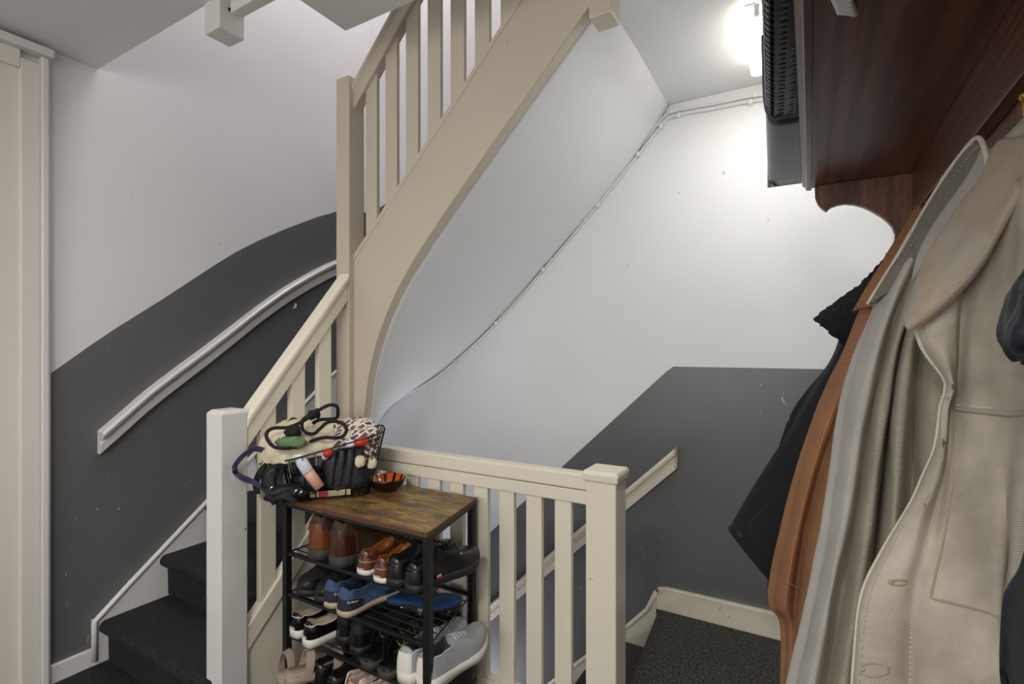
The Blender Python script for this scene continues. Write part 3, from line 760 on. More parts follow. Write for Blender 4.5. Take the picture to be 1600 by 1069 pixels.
# -- tan corduroy overshirt
t = thing('overshirt', 'tan orange corduroy overshirt hanging between the black and the beige jackets', 'shirt', (.26, 1.4, 1.6))
cols = [
 [(.255,1.47,1.61),(.25,1.47,1.48),(.25,1.47,1.3),(.25,1.47,1.05),(.25,1.47,.85),(.25,1.47,.6),(.25,1.47,.55),(.25,1.47,.38)],
 ats([(1440,345,1.44),(1386,430,1.44),(1345,525,1.44),(1290,655,1.44),(1250,775,1.44),(1222,935,1.44),(1238,985,1.44),(1240,1110,1.44)]),
 ats([(1434,332,1.42),(1381,409,1.42),(1330,520,1.41),(1268,682,1.40),(1234,818,1.40),(1212,938,1.40),(1231,984,1.41),(1224,1110,1.40)]),
 ats([(1442,334,1.39),(1394,415,1.37),(1345,530,1.36),(1283,690,1.35),(1247,822,1.345),(1227,938,1.345),(1236,988,1.38),(1229,1110,1.365)]),
 ats([(1450,340,1.38),(1402,430,1.37),(1356,540,1.365),(1298,690,1.37),(1262,815,1.375),(1243,945,1.375),(1244,992,1.37),(1238,1110,1.36)]),
 ats([(1456,345,1.36),(1412,445,1.33),(1370,555,1.32),(1320,700,1.31),(1284,830,1.30),(1260,960,1.30),(1257,1000,1.30),(1250,1110,1.30)]),
 ats([(1466,350,1.35),(1430,455,1.31),(1398,560,1.30),(1352,710,1.285),(1318,840,1.28),(1290,965,1.28),(1286,1005,1.28),(1274,1110,1.28)]),
 ats([(1480,360,1.34),(1460,460,1.30),(1436,560,1.29),(1410,710,1.275),(1390,840,1.27),(1370,965,1.27),(1365,1005,1.27),(1350,1110,1.27)]),
 [(.26,1.32,1.60),(.262,1.29,1.48),(.264,1.28,1.3),(.264,1.27,1.05),(.264,1.27,.85),(.264,1.27,.6),(.264,1.27,.55),(.264,1.27,.38)]]
obj('body', grid(loft(cols, 70, 80, .0035, 10, 3)), M['cord'], t, smooth=True, solid=.005, off=0)
cc = [ats([(1436,318,1.40),(1395,385,1.37),(1356,448,1.36),(1333,487,1.37)]),
      ats([(1446,322,1.36),(1412,392,1.335),(1378,450,1.33),(1348,482,1.35)]),
      ats([(1470,330,1.33),(1440,400,1.31),(1410,450,1.30),(1380,478,1.32)])]
obj('collar', grid(loft(cc, 24, 16, .002, 14)), M['cord'], t, smooth=True, solid=.006, off=0)
bm = bmesh.new(); ribbon(bm, catmull(ats([(1438,342,1.37),(1437,322,1.365),(1443,314,1.36),(1448,324,1.36),(1447,340,1.36)]), 16), .006, .002, (0, 1, 0))
obj('hanging_loop', bm, M['cord'], t)
seam('stitching', ats([(1316,566,1.375),(1335,560,1.34),(1362,548,1.335)]), plain('orange_stitching', '#c98d55', .9), t, 12, .0010)
seam('stitching', ats([(1222,905,1.365),(1234,912,1.335),(1246,918,1.36)]), M['stitch_dark'], t, 8, .0009)

# -- beige denim jacket, the biggest, nearest to us
t = thing('jacket', 'large faded beige denim jacket with pale stitching, hanging open in the foreground', 'jacket', (.27, 1.05, 1.6))
# inside of the far front: folded twill
cols = [
 [(.262,1.24,1.60),(.262,1.24,1.46),(.262,1.24,1.36),(.262,1.24,1.2),(.262,1.24,.98),(.262,1.24,.80),(.262,1.24,.60),(.262,1.24,.50)],
 ats([(1452,330,1.20),(1400,430,1.21),(1372,500,1.22),(1350,560,1.22),(1328,650,1.22),(1308,800,1.22),(1282,930,1.22),(1240,1130,1.22)]),
 ats([(1448,330,1.18),(1394,430,1.19),(1365,500,1.19),(1345,560,1.19),(1323,650,1.19),(1303,800,1.19),(1277,930,1.19),(1235,1130,1.19)]),
 ats([(1462,335,1.15),(1412,430,1.15),(1384,500,1.145),(1366,560,1.14),(1345,650,1.14),(1322,800,1.14),(1296,930,1.14),(1256,1130,1.14)]),
 ats([(1472,338,1.16),(1426,430,1.16),(1398,500,1.165),(1382,560,1.17),(1362,650,1.17),(1339,800,1.175),(1316,930,1.175),(1280,1130,1.17)]),
 ats([(1482,340,1.13),(1438,430,1.12),(1412,500,1.11),(1395,560,1.105),(1379,650,1.10),(1360,800,1.10),(1340,930,1.10),(1308,1130,1.10)]),
 ats([(1488,340,1.13),(1446,430,1.13),(1420,500,1.14),(1404,560,1.155),(1390,650,1.17),(1374,800,1.175),(1362,930,1.16),(1340,1130,1.14)]),
 ats([(1496,345,1.10),(1456,430,1.09),(1432,500,1.085),(1418,560,1.075),(1406,650,1.07),(1396,800,1.07),(1384,930,1.07),(1366,1130,1.07)]),
 ats([(1506,350,1.09),(1470,430,1.09),(1450,500,1.10),(1438,560,1.105),(1430,650,1.11),(1424,800,1.11),(1416,930,1.10),(1400,1130,1.09)]),
 ats([(1520,350,1.07),(1496,430,1.06),(1480,500,1.05),(1470,560,1.05),(1462,650,1.05),(1458,800,1.05),(1450,930,1.05),(1440,1130,1.05)]),
 [(.25,1.05,1.55),(.25,1.04,1.46),(.25,1.04,1.36),(.25,1.04,1.2),(.25,1.04,.98),(.25,1.04,.80),(.25,1.04,.60),(.25,1.04,.50)]]
P = loft(cols, 80, 110, .0035, 12, 5)
bm = grid(P)
ins = obj('inner_front', bm, [M['beige_twill'], M['light_twill']], t, smooth=True, solid=.005, off=0)
nc = 109
for f_ in ins.data.polygons:
    if 8 < f_.index % nc < 34: f_.material_index = 1
# near front panel
rows_v = 9
cols = [
 ats([(1424,490,.99),(1438,540,.985),(1472,588,.98),(1475,610,.98),(1466,640,.98),(1459,703,.98),(1434,758,.98),(1410,807,.975),(1380,866,.97),(1356,918,.965),(1344,985,.96),(1330,1130,.955)]),
 ats([(1432,482,.975),(1452,540,.965),(1478,588,.962),(1481,610,.962),(1473,640,.962),(1466,703,.962),(1443,758,.96),(1419,807,.957),(1392,866,.95),(1368,918,.945),(1356,985,.94),(1342,1130,.935)]),
 ats([(1462,466,.965),(1474,540,.955),(1486,588,.955),(1489,610,.957),(1480,640,.96),(1474,703,.955),(1460,758,.95),(1440,807,.945),(1422,866,.94),(1402,918,.938),(1394,985,.935),(1384,1130,.93)]),
 ats([(1492,452,.965),(1492,540,.965),(1493,588,.975),(1495,610,.98),(1486,640,.985),(1482,703,.975),(1472,758,.965),(1460,807,.96),(1444,866,.952),(1430,918,.95),(1424,985,.945),(1420,1130,.94)]),
 ats([(1503,440,.98),(1500,540,.985),(1499,588,.985),(1499,610,.98),(1494,640,.975),(1492,703,.965),(1486,758,.955),(1478,807,.948),(1466,866,.94),(1456,918,.935),(1450,985,.93),(1446,1130,.925)]),
 ats([(1524,410,.97),(1522,540,.955),(1520,588,.95),(1519,610,.95),(1518,640,.945),(1518,703,.94),(1514,758,.935),(1512,807,.925),(1508,866,.915),(1504,918,.91),(1500,985,.905),(1498,1130,.90)]),
 ats([(1552,360,.95),(1552,540,.92),(1552,588,.915),(1552,610,.915),(1553,640,.915),(1555,703,.91),(1556,758,.90),(1558,807,.89),(1558,866,.88),(1556,918,.878),(1550,985,.875),(1546,1130,.87)]),
 ats([(1578,300,.92),(1584,540,.88),(1586,588,.875),(1587,610,.875),(1588,640,.88),(1588,703,.88),(1584,758,.885),(1580,807,.885),(1578,866,.885),(1572,918,.88),(1568,985,.87),(1562,1130,.86)]),
 ats([(1602,270,.89),(1622,540,.84),(1626,588,.835),(1628,610,.835),(1628,640,.835),(1622,703,.835),(1612,758,.84),(1602,807,.845),(1598,866,.85),(1590,918,.85),(1582,985,.845),(1576,1130,.84)]),
 [(.262,.90,1.55),(.266,.86,1.32),(.266,.85,1.26),(.266,.85,1.23),(.266,.85,1.19),(.266,.86,1.12),(.266,.87,1.05),(.266,.88,.99),(.262,.90,.92),(.258,.91,.86),(.255,.91,.78),(.25,.91,.60)]]
P = loft(cols, 110, 90, .0062, 10, 8)
obj('front_panel', grid(P), M['beige_denim'], t, smooth=True, solid=.005, off=0)
def onP(P, i, j, lift=.004):
    i = min(max(i, 0), P.shape[0]-1.001); j = min(max(j, 0), P.shape[1]-1.001)
    a, b = int(i), int(j); u_, v_ = i-a, j-b
    p = P[a, b]*(1-u_)*(1-v_)+P[a+1, b]*u_*(1-v_)+P[a, b+1]*(1-u_)*v_+P[a+1, b+1]*u_*v_
    q = np.array([0, 0, EYE])-p; return tuple(p+q/np.linalg.norm(q)*lift)
KC = 89/9.0; KR = 109/11.0
# folded edge, placket seam, yoke seam, pocket, buttonholes follow the cloth
obj('folded_edge', T([onP(P, i, .0, .002) for i in np.linspace(0, 109, 60)], .0042, 0, sides=6), M['worn_edge'], t, smooth=True)
seam('stitching', [onP(P, i, 3*KC) for i in np.linspace(4.6*KR, 109, 30)], M['stitch'], t, 110, .0008)
seam('stitching', [onP(P, i, .9*KC) for i in np.linspace(0, 109, 40)], M['stitch_dark'], t, 120, .0006)
bm = bmesh.new(); yk = [onP(P, 3.95*KR+.30*(j-3.6*KC)/10*2, j, .003) for j in np.linspace(3.75*KC, 8.3*KC, 26)]
tube(bm, yk, .0042, 6); obj('yoke_seam', bm, M['beige_denim'], t, smooth=True)
seam('stitching', [(x, y, z-.012) for x, y, z in yk], M['stitch'], t, 60, .0008)
seam('stitching', [(x, y, z+.006) for x, y, z in yk], M['stitch'], t, 60, .0008)
pk = [onP(P, i, 4.0*KC) for i in np.linspace(4.6*KR, 9.3*KR, 16)] + [onP(P, 9.3*KR+8*q, 4.0*KC+ (3.7*KC)*q) for q in np.linspace(.08, 1, 10)]
bm = bmesh.new(); tube(bm, pk, .0016, 6); pp = obj('pocket_edge', bm, M['stitch_dark'], t, smooth=True)
seam('stitching', [tuple(np.array(p)+np.array([-.002, -.002, .002])) for p in pk], M['stitch'], t, 120, .0005)
for (i, j, ln) in ((8.85*KR, 2.0*KC, 7), (10.45*KR, 1.45*KC, 9)):
    bm = bmesh.new(); loop = []
    for q in np.linspace(0, 2*math.pi, 22): loop.append(onP(P, i-.55*math.cos(q*1)*0+math.sin(q)*.7, j+math.cos(q)*ln*.55, .004))
    tube(bm, loop, .0015, 6, closed=True)
    bmesh.ops.create_uvsphere(bm, u_segments=8, v_segments=6, radius=.0035, matrix=Matrix.Translation(onP(P, i, j-ln*.5, .004)))
    obj('buttonhole', bm, M['stitch_dark'], t, smooth=True)
# collar: standing band with dark lining on the far side, big soft lapel on the near side
band = [
 ats([(1356,476,1.20),(1400,405,1.19),(1428,357,1.18),(1475,279,1.15),(1505,238,1.12),(1526,216,1.10)]),
 ats([(1363,474,1.18),(1410,405,1.17),(1438,360,1.16),(1484,284,1.13),(1512,243,1.105),(1532,222,1.09)]),
 ats([(1380,462,1.17),(1424,408,1.15),(1452,362,1.14),(1494,296,1.12),(1522,252,1.10),(1537,228,1.085)]),
 ats([(1400,452,1.17),(1440,410,1.155),(1468,365,1.145),(1506,306,1.125),(1530,262,1.11),(1541,236,1.10)])]
PB = loft(band, 40, 20, .003, 20, 2)
obj('collar_lining', grid(PB), M['collar_in'], t, smooth=True, solid=.004, off=0)
bm = bmesh.new(); tube(bm, catmull(ats([(1356,476,1.195),(1400,405,1.185),(1428,357,1.175),(1475,279,1.145),(1505,238,1.115),(1524,217,1.09),(1533,219,1.075),(1540,238,1.065),(1545,268,1.06)]), 60), .0042, 6)
obj('collar_edge', bm, M['worn_edge'], t, smooth=True)
bm = bmesh.new()
cb = catmull(ats([(1366,474,1.175),(1410,407,1.165),(1438,362,1.155),(1484,287,1.125),(1514,245,1.10),(1530,228,1.085)]), 60)
for a in cb[2::2]: 
    bmesh.ops.create_uvsphere(bm, u_segments=6, v_segments=4, radius=.0034, matrix=Matrix.Translation(a) @ Matrix.Diagonal((1, 1, .7, 1)))
obj('puckered_band', bm, M['beige_twill'], t, smooth=True)
inner = [
 ats([(1535,226,1.085),(1522,256,1.10),(1495,300,1.115),(1450,365,1.13),(1430,410,1.14),(1420,470,1.14)]),
 ats([(1541,238,1.08),(1530,280,1.08),(1508,320,1.09),(1474,380,1.10),(1452,420,1.11),(1440,470,1.11)]),
 ats([(1556,262,1.06),(1548,300,1.05),(1530,340,1.06),(1500,390,1.07),(1476,430,1.08),(1462,475,1.08)])]
obj('neck_lining', grid(loft(inner, 24, 20, .003, 16, 4)), M['light_twill'], t, smooth=True, solid=.004, off=0)
lap = [
 ats([(1546,266,1.045),(1530,288,1.04),(1498,330,1.03),(1462,385,1.02),(1440,425,1.01),(1424,468,1.0),(1414,494,.99)]),
 ats([(1550,240,1.045),(1540,282,1.01),(1508,330,1.0),(1474,388,.985),(1452,428,.975),(1432,470,.97),(1414,500,.975)]),
 ats([(1560,222,1.04),(1556,280,.97),(1528,330,.96),(1494,388,.955),(1470,430,.95),(1444,474,.95),(1416,506,.962)]),
 ats([(1580,216,1.0),(1580,280,.93),(1548,335,.93),(1512,390,.93),(1484,434,.935),(1452,478,.94),(1417,510,.958)]),
 ats([(1604,214,.95),(1596,284,.90),(1562,350,.91),(1530,405,.92),(1495,447,.93),(1456,486,.94),(1418,513,.958)]),
 ats([(1612,216,.95),(1602,288,.905),(1566,356,.92),(1534,412,.93),(1498,453,.94),(1458,491,.95),(1419,515,.962)])]
PL = loft(lap, 60, 46, .004, 17, 6)
obj('lapel', grid(PL), M['beige_collar'], t, smooth=True, solid=.008, off=0)
seam('stitching', [onP(PL, i, 37, .004) for i in np.linspace(3, 57, 24)], M['stitch'], t, 110, .0006)
bm = bmesh.new(); tube(bm, [onP(PL, i, 18, .003) for i in np.linspace(2, 58, 24)], .0018, 6); obj('fold_line', bm, M['stitch'], t, smooth=True)
bm = bmesh.new(); tube(bm, [onP(PL, i, 45, .002) for i in np.linspace(1, 59, 30)], .0038, 6); obj('lapel_edge', bm, M['worn_edge'], t, smooth=True)
back = [[(.262,1.12,1.62),(.262,1.14,1.50),(.262,1.15,1.38)], ats([(1541,236,1.09),(1530,300,1.12),(1512,400,1.12)]), ats([(1562,224,1.04),(1560,300,1.06),(1552,400,1.06)]), [(.262,.92,1.62),(.262,.92,1.50),(.262,.92,1.38)]]
obj('neck_back', grid(loft(back, 16, 24, .002)), M['beige_denim'], t, smooth=True, solid=.005, off=0)

# -- navy padded jacket at the frame's right edge
t = thing('padded_jacket', 'navy padded jacket at the right edge, mostly hidden by the beige jacket', 'jacket', (.27, .72, 1.3))
cols = [ats([(1606,420,.72),(1590,445,.72),(1580,465,.72),(1576,490,.72),(1570,512,.72),(1571,530,.72),(1580,545,.72),(1590,562,.72)]),
        ats([(1616,424,.69),(1600,448,.68),(1594,470,.67),(1584,494,.67),(1580,516,.665),(1582,534,.67),(1588,548,.68),(1598,566,.70)]),
        ats([(1640,430,.67),(1626,455,.65),(1622,480,.64),(1616,500,.64),(1612,520,.64),(1614,538,.645),(1618,552,.66),(1624,570,.68)]),
        [(.26,.66,1.37),(.26,.65,1.35),(.26,.65,1.34),(.26,.65,1.33),(.26,.65,1.32),(.26,.65,1.31),(.26,.65,1.30),(.26,.66,1.28)]]
obj('sleeve_end', grid(loft(cols, 34, 30, .007, 42, 3)), M['navy'], t, smooth=True, solid=.006, off=0)
cols = [[(.272,.70,1.55),(.274,.76,1.42),(.274,.80,1.28),(.272,.80,1.10),(.270,.80,.95),(.268,.80,.80),(.266,.80,.65),(.266,.80,.5)],
        [(.262,.67,1.57),(.262,.70,1.44),(.262,.735,1.29)]+ats([(1628,800,.75),(1604,906,.76),(1590,960,.76),(1582,1010,.76),(1577,1130,.76)]),
        [(.245,.62,1.58),(.225,.62,1.45),(.205,.66,1.30)]+ats([(1650,800,.71),(1626,906,.72),(1610,960,.72),(1602,1010,.72),(1598,1130,.72)]),
        [(.240,.58,1.58),(.215,.55,1.45),(.20,.52,1.30),(.19,.50,1.12),(.185,.50,.97),(.18,.50,.82),(.18,.50,.66),(.18,.50,.5)],
        [(.262,.54,1.57),(.262,.49,1.44),(.262,.43,1.29),(.255,.42,1.10),(.25,.42,.95),(.25,.42,.80),(.25,.42,.65),(.25,.42,.5)],
        [(.274,.53,1.55),(.276,.48,1.42),(.276,.42,1.28),(.276,.41,1.10),(.276,.41,.95),(.276,.41,.80),(.276,.41,.65),(.276,.41,.5)]]
for zq in (1.36, 1.22, 1.08, .94, .80, .66):
    Pn = loft(cols, 60, 40); r_ = int((1.56-zq)/1.06*59)
    obj('quilt_seam', T([tuple(p) for p in Pn[r_]], .003, 0, sides=6), M['navy'], t, smooth=True)
obj('body', grid(loft(cols, 60, 40, .004, 20, 9)), M['navy'], t, smooth=True, solid=.006, off=0)

# ============================================================ SHOE RACK
sr = thing('shoe_rack', 'black metal shoe rack with rustic brown wooden top, in front of the railing', 'shoe rack', (-1.36, 1.40, 0))
FL, FR, BRr, BLl = (-1.715, 1.215), (-1.006, 1.215), (-1.078, 1.592), (-1.715, 1.592)
bm = bmesh.new(); prism_xy(bm, [FL, FR, BRr, BLl], .7145, .7155)
prism_xy(bm, [FL, FR, BRr, BLl], .716, .730); obj('top_board', bm, M['rustic'], sr, bevel=.0015)
bm = bmesh.new()
for a, b in ((FL, FR), (FR, BRr)):
    d = (Vector(b)-Vector(a)).normalized(); n = Vector((d.y, -d.x))*.0006
    prism(bm, [(a[0]+n.x, a[1]+n.y, .7165), (b[0]+n.x, b[1]+n.y, .7165), (b[0]+n.x, b[1]+n.y, .7285), (a[0]+n.x, a[1]+n.y, .7285)], (-n.x, -n.y, 0))
obj('edge_band', bm, M['edge'], sr)
LW = .024
legs = [(-1.690, 1.232), (-1.016, 1.232), (-1.090, 1.575), (-1.690, 1.575)]
for lx, ly in legs:
    zf = 0.0 if lx > -1.2 else -.045
    lg = obj('leg', B(lx-LW/2, lx+LW/2, ly-LW/2, ly+LW/2, zf+.012, .7145), M['black_metal'], sr, bevel=.0015)
    obj('foot', T([(lx, ly, zf+.001), (lx, ly, zf+.012)], .013, sides=10), M['bl_rubber'], lg)
def bar(a, b, z, name='frame_bar', h=.016, par=sr):
    d = (Vector(b)-Vector(a)).normalized(); n = Vector((-d.y, d.x))*.008
    bm = bmesh.new(); prism(bm, [(a[0]+n.x, a[1]+n.y, z-h), (b[0]+n.x, b[1]+n.y, z-h), (b[0]-n.x, b[1]-n.y, z-h), (a[0]-n.x, a[1]-n.y, z-h)], (0, 0, h))
    return obj(name, bm, M['black_metal'], par, bevel=.0015)
for i in range(4): bar(legs[i], legs[(i+1) % 4], .7145, 'top_bar')
SH = (.532, .380, .228, .070)
for z in SH:
    sh = bar(legs[0], legs[1], z, 'shelf_rail', .012)
    bar(legs[3], legs[2], z, 'shelf_rail', .012)
    for k in range(9):
        y = 1.262+.036*k; xr = np.interp(y, [1.232, 1.575], [-1.020, -1.090])
        obj('shelf_wire', T([(-1.690, y, z-.004), (xr, y, z-.004)], .0022, sides=6), M['wire'], sr)
    for a, b in ((legs[0], legs[3]), (legs[1], legs[2])):
        obj('side_wire', T([(a[0], a[1], z-.008), (b[0], b[1], z-.008)], .003, sides=6), M['wire'], sr)
    for lx, ly in (legs[1], legs[2], legs[0]):
        obj('bolt', T([(lx+.004, ly-LW/2-.0022, z-.006), (lx+.004, ly-LW/2+.001, z-.006)], .0035, sides=8), M['steel'] if False else M['black_metal'], sr)

# ============================================================ SHOES
WPROF = [(0,.10),(.015,.24),(.05,.32),(.12,.365),(.25,.36),(.38,.345),(.5,.38),(.62,.46),(.72,.495),(.82,.47),(.9,.39),(.96,.26),(.99,.13),(1,.04)]
def hw(t, W): return W*float(np.interp(t, [p[0] for p in WPROF], [p[1] for p in WPROF]))
def ip(t, prof): return float(np.interp(t, [p[0] for p in prof], [p[1] for p in prof]))
def sm(x): x = max(0, min(1, x)); return x*x*(3-2*x)
TS = [0,.008,.02,.04,.065,.09,.12,.16,.2,.25,.3,.35,.4,.44,.48,.52,.56,.6,.65,.7,.75,.8,.85,.89,.93,.96,.98,.992,1]
class Shoe:
    """a shoe built heel to toe along local +Y, sole on z = 0"""
    def __init__(s, L=.285, W=.104, sole=.025, heel=.0, spring=.02, top=None, t_open=(.07, .44), slope=.10, lean=.06, curve=.03):
        s.L, s.W, s.sole, s.heel, s.spring = L, W, sole, heel, spring
        s.top = top; s.t_open = t_open; s.slope = slope; s.lean = lean; s.curve = curve
    def zb(s, t): return s.spring*max(0, (t-.68)/.32)**2
    def cx(s, t): return s.curve*.1*math.sin(t*math.pi)*0+0
    def zs(s, t): return s.zb(t)+s.sole+s.heel*sm((.42-t)/.2)
    def sole_bm(s, ex=1.05, z0=0.0, z1=1.0, extra=0.0):
        ts = TS; up = []; lo = []
        pts = [(hw(t, s.W)*ex+extra, t) for t in ts]
        loop = [(x, t) for x, t in pts]+[(-x, t) for x, t in pts[::-1]]
        bm = bmesh.new(); rings = []
        for f in (z0, z0+(z1-z0)*.5, z1):
            rings.append([bm.verts.new((x*(1.0 if f not in (z0,) else .965), (t-.5)*(1+.01)*s.L+.5*s.L, s.zb(t)+(s.zs(t)-s.zb(t))*f)) for x, t in loop])
        n = len(loop)
        for a, b in zip(rings[:-1], rings[1:]):
            for k in range(n): bm.faces.new((a[k], a[(k+1) % n], b[(k+1) % n], b[k]))
        bm.faces.new(rings[0][::-1]); bm.faces.new(rings[-1])
        return bm
    def section(s, t, infl=0.0):
        w_ = hw(t, s.W)*.98+infl; h = ip(t, s.top)+infl; L = s.L; z0 = s.zs(t)
        a0, a1 = s.t_open
        op = sm((t-a0)/.045)*sm((a1+s.slope-t)/s.slope)
        N = 25; out = []
        for k in range(N):
            th = math.pi*k/(N-1)
            c, sn = math.cos(th), math.sin(th)
            px = w_*math.copysign(abs(c)**.62, c); pz = h*abs(sn)**.75
            # open profile
            q = k if k <= 12 else 24-k; sg = 1 if k <= 12 else -1
            if q <= 6: f = q/6; ox = w_*(1-.18*f*f-s.lean*f); oz = h*f
            elif q == 7: ox = w_*(.78-s.lean); oz = h*1.01
            elif q == 8: ox = w_*(.72-s.lean); oz = h*.97
            else: f = (q-8)/4; ox = w_*(.72-s.lean)*(1-f*.0-.1*sm(f)) if q < 12 else 0; oz = h*.97*(1-sm(f*1.2))+.006
            if q == 11: ox = w_*.35; oz = .006
            if q == 12: ox = 0; oz = .006
            x = px*(1-op)+sg*ox*op; z = pz*(1-op)+oz*op
            y = t*L + (.035*L*sm(1-t/.1)*(z/max(h, 1e-3))**2 if t < .1 else 0)
            out.append((x, y, z0+z, op))
        return out
    def upper_bm(s):
        P = [s.section(t) for t in TS]
        bm = bmesh.new(); V = [[bm.verts.new(p[:3]) for p in r] for r in P]
        for i in range(len(P)-1):
            for k in range(24):
                f = bm.faces.new((V[i][k], V[i][k+1], V[i+1][k+1], V[i+1][k]))
                o = (P[i][k][3]+P[i+1][k][3])/2
                if 7 <= k <= 16 and o > .35: f.material_index = 1
        for r in (V[0], V[-1]):
            try: bm.faces.new(r)
            except Exception: pass
        return bm
    def outer(s, t, side, f, off=.0015):
        """point on the outside at height fraction f (side +-1)"""
        se = s.section(t, off); k = 6*f; a = int(min(k, 5)); u = k-a
        i0, i1 = (a, a+1) if side > 0 else (24-a, 24-a-1)
        p = Vector(se[i0][:3])*(1-u)+Vector(se[i1][:3])*u
        if t < .02: p.y -= off
        return p
    def patch(s, t0, t1, f0, f1, off=.0016, n=10, m=5, side=1):
        """an overlay wrapped round the heel (t0 = 0) or along the sides"""
        bm = bmesh.new()
        ts = list(np.linspace(t1, t0, n))
        if t0 <= .001: paths = [[(t, 1) for t in ts]+[(t, -1) for t in ts[::-1]]]
        elif t1 > .99: paths = [[(t, 1) for t in ts[::-1]]+[(t, -1) for t in ts]]
        else: paths = [[(t, side) for t in ts]]
        for pa in paths:
            V = []
            for t, sd in pa:
                g1 = f1(t) if callable(f1) else f1; g0 = f0(t) if callable(f0) else f0
                V.append([bm.verts.new(s.outer(t, sd, g0+(g1-g0)*q/m, off)) for q in range(m+1)])
            for a, b in zip(V[:-1], V[1:]):
                for q in range(m): bm.faces.new((a[q], a[q+1], b[q+1], b[q]))
        return bm
    def topz(s, t): return s.zs(t)+ip(t, s.top)
    def laces(s, t0, t1, n, wd, r, bow=0, bow_t=None, par=None, mat=None, name='lace'):
        for i in range(n):
            t = t0+(t1-t0)*i/max(1, n-1); z = s.topz(t); x = wd*(1-.2*i/n)
            pts = [(-x, t*s.L, z-.010), (-x*.5, t*s.L+.004, z+.0), (0, t*s.L+.006, z+.003), (x*.5, t*s.L+.004, z), (x, t*s.L, z-.010)]
            bm = bmesh.new(); tube(bm, catmull(pts, 10), r, 6); obj(name, bm, mat, par, smooth=True, local=True)
        if bow:
            t = bow_t or t0; z = s.topz(t)+.004; y = t*s.L
            bm = bmesh.new()
            for sg in (-1, 1):
                tube(bm, catmull([(0,y,z),(sg*.022,y-.008,z+.010),(sg*.040,y+.006,z-.004),(sg*.024,y+.012,z+.0),(0,y+.002,z)], 18), r, 6)
                tube(bm, catmull([(0,y,z),(sg*.014,y+.016,z+.002),(sg*.030,y+.032,z-.014),(sg*.036,y+.036,z-.028)], 14), r, 6)
            obj('lace_bow', bm, mat, par, smooth=True, local=True)
def place(t, x, y, z, ang, pitch=0, roll=0):
    """heel point at (x, y, z), toe pointing at ang degrees from +X"""
    t.location = (x, y, z); t.rotation_euler = (R(pitch), R(roll), R(ang-90))
def clone(root, label, group=None):
    r = root.copy(); C.objects.link(r); r['label'] = label
    for ch in list(root.children):
        c = ch.copy(); C.objects.link(c); c.parent = r
        for g in ch.children:
            d = g.copy(); C.objects.link(d); d.parent = c
    return r
def part(n, bm, m, p, smooth=True, **k): return obj(n, bm, m, p, smooth=smooth, local=True, **k)
GB = 'brown ankle boots on the top shelf of the rack'
def shoe_root(name, label, cat, group=None):
    t = thing(name, label, cat, group=group); return t

# top shelf: brown ankle boots
def make_boot(label, main, low_mat, group):
    t = shoe_root('ankle_boot', label, 'boot', group)
    S = Shoe(L=.295, W=.118, sole=.026, heel=.010, spring=.012, lean=.10, t_open=(.06, .34), slope=.16,
             top=[(0,.118),(.1,.122),(.25,.118),(.36,.112),(.46,.085),(.56,.066),(.7,.052),(.85,.042),(.95,.034),(1,.012)])
    part('sole', S.sole_bm(1.07), M['gr_sole'], t); part('upper', S.upper_bm(), [main, M['br_suede']], t)
    part('heel_counter', S.patch(0, .20, .02, lambda q: .60-.9*max(0, q-.08)), low_mat, t)
    part('collar_band', S.patch(0, .33, .80, .99, .003), M['br_suede'], t)
    part('pull_strap', S.patch(0, .035, .55, .98, .004, n=4), low_mat, t)
    for sd in (1, -1): part('side_seam', S.patch(.22, .245, .05, .62, .0022, n=3, side=sd), M['tan_leather'], t)
    S.laces(.38, .55, 4, .022, .0022, 1, .40, t, M['lace_bl'])
    return t
b1 = make_boot('left of the two brown ankle boots on the top shelf, with shiny tan heel', M['br_suede'], M['tan_leather'], None)
place(b1, -1.540, 1.225, .534, 88)
b2 = make_boot('right of the two brown ankle boots on the top shelf, with dark brown shiny heel', M['br_suede'], M['br_leather'], None)
place(b2, -1.425, 1.220, .534, 86)
# top shelf: red-brown low shoes on white soles
def make_deck(label):
    t = shoe_root('deck_shoe', label, 'shoe')
    S = Shoe(L=.285, W=.090, sole=.016, spring=.016, lean=.04, t_open=(.06, .46), slope=.07,
             top=[(0,.062),(.08,.058),(.25,.046),(.40,.052),(.50,.066),(.58,.064),(.7,.052),(.85,.040),(.95,.028),(1,.010)])
    part('sole', S.sole_bm(1.09), M['wh_sole'], t); part('upper', S.upper_bm(), [M['boat'], M['boat_in']], t)
    part('stripe', S.patch(0, .3, .40, .46, .0020, m=1), M['taupe'], t)
    part('heel_tab', S.patch(0, .05, .70, .99, .003, n=5), M['br_leather'], t)
    for sd in (1, -1): part('side_lace', S.patch(.2, .44, lambda q: .86, lambda q: .95, .003, m=1, side=sd), M['lace_or'], t)
    part('insole', (lambda bm: bm)(S.sole_bm(.70, 1.12, 1.3)), M['beige_in'], t)
    S.laces(.50, .60, 2, .02, .0022, 1, .52, t, M['lace_bl'])
    return t
d1 = make_deck('left one of the red-brown lace shoes with white soles, top shelf'); place(d1, -1.296, 1.225, .534, 91)
d2 = clone(d1, 'right one of the red-brown lace shoes with white soles, top shelf'); place(d2, -1.207, 1.212, .534, 90)
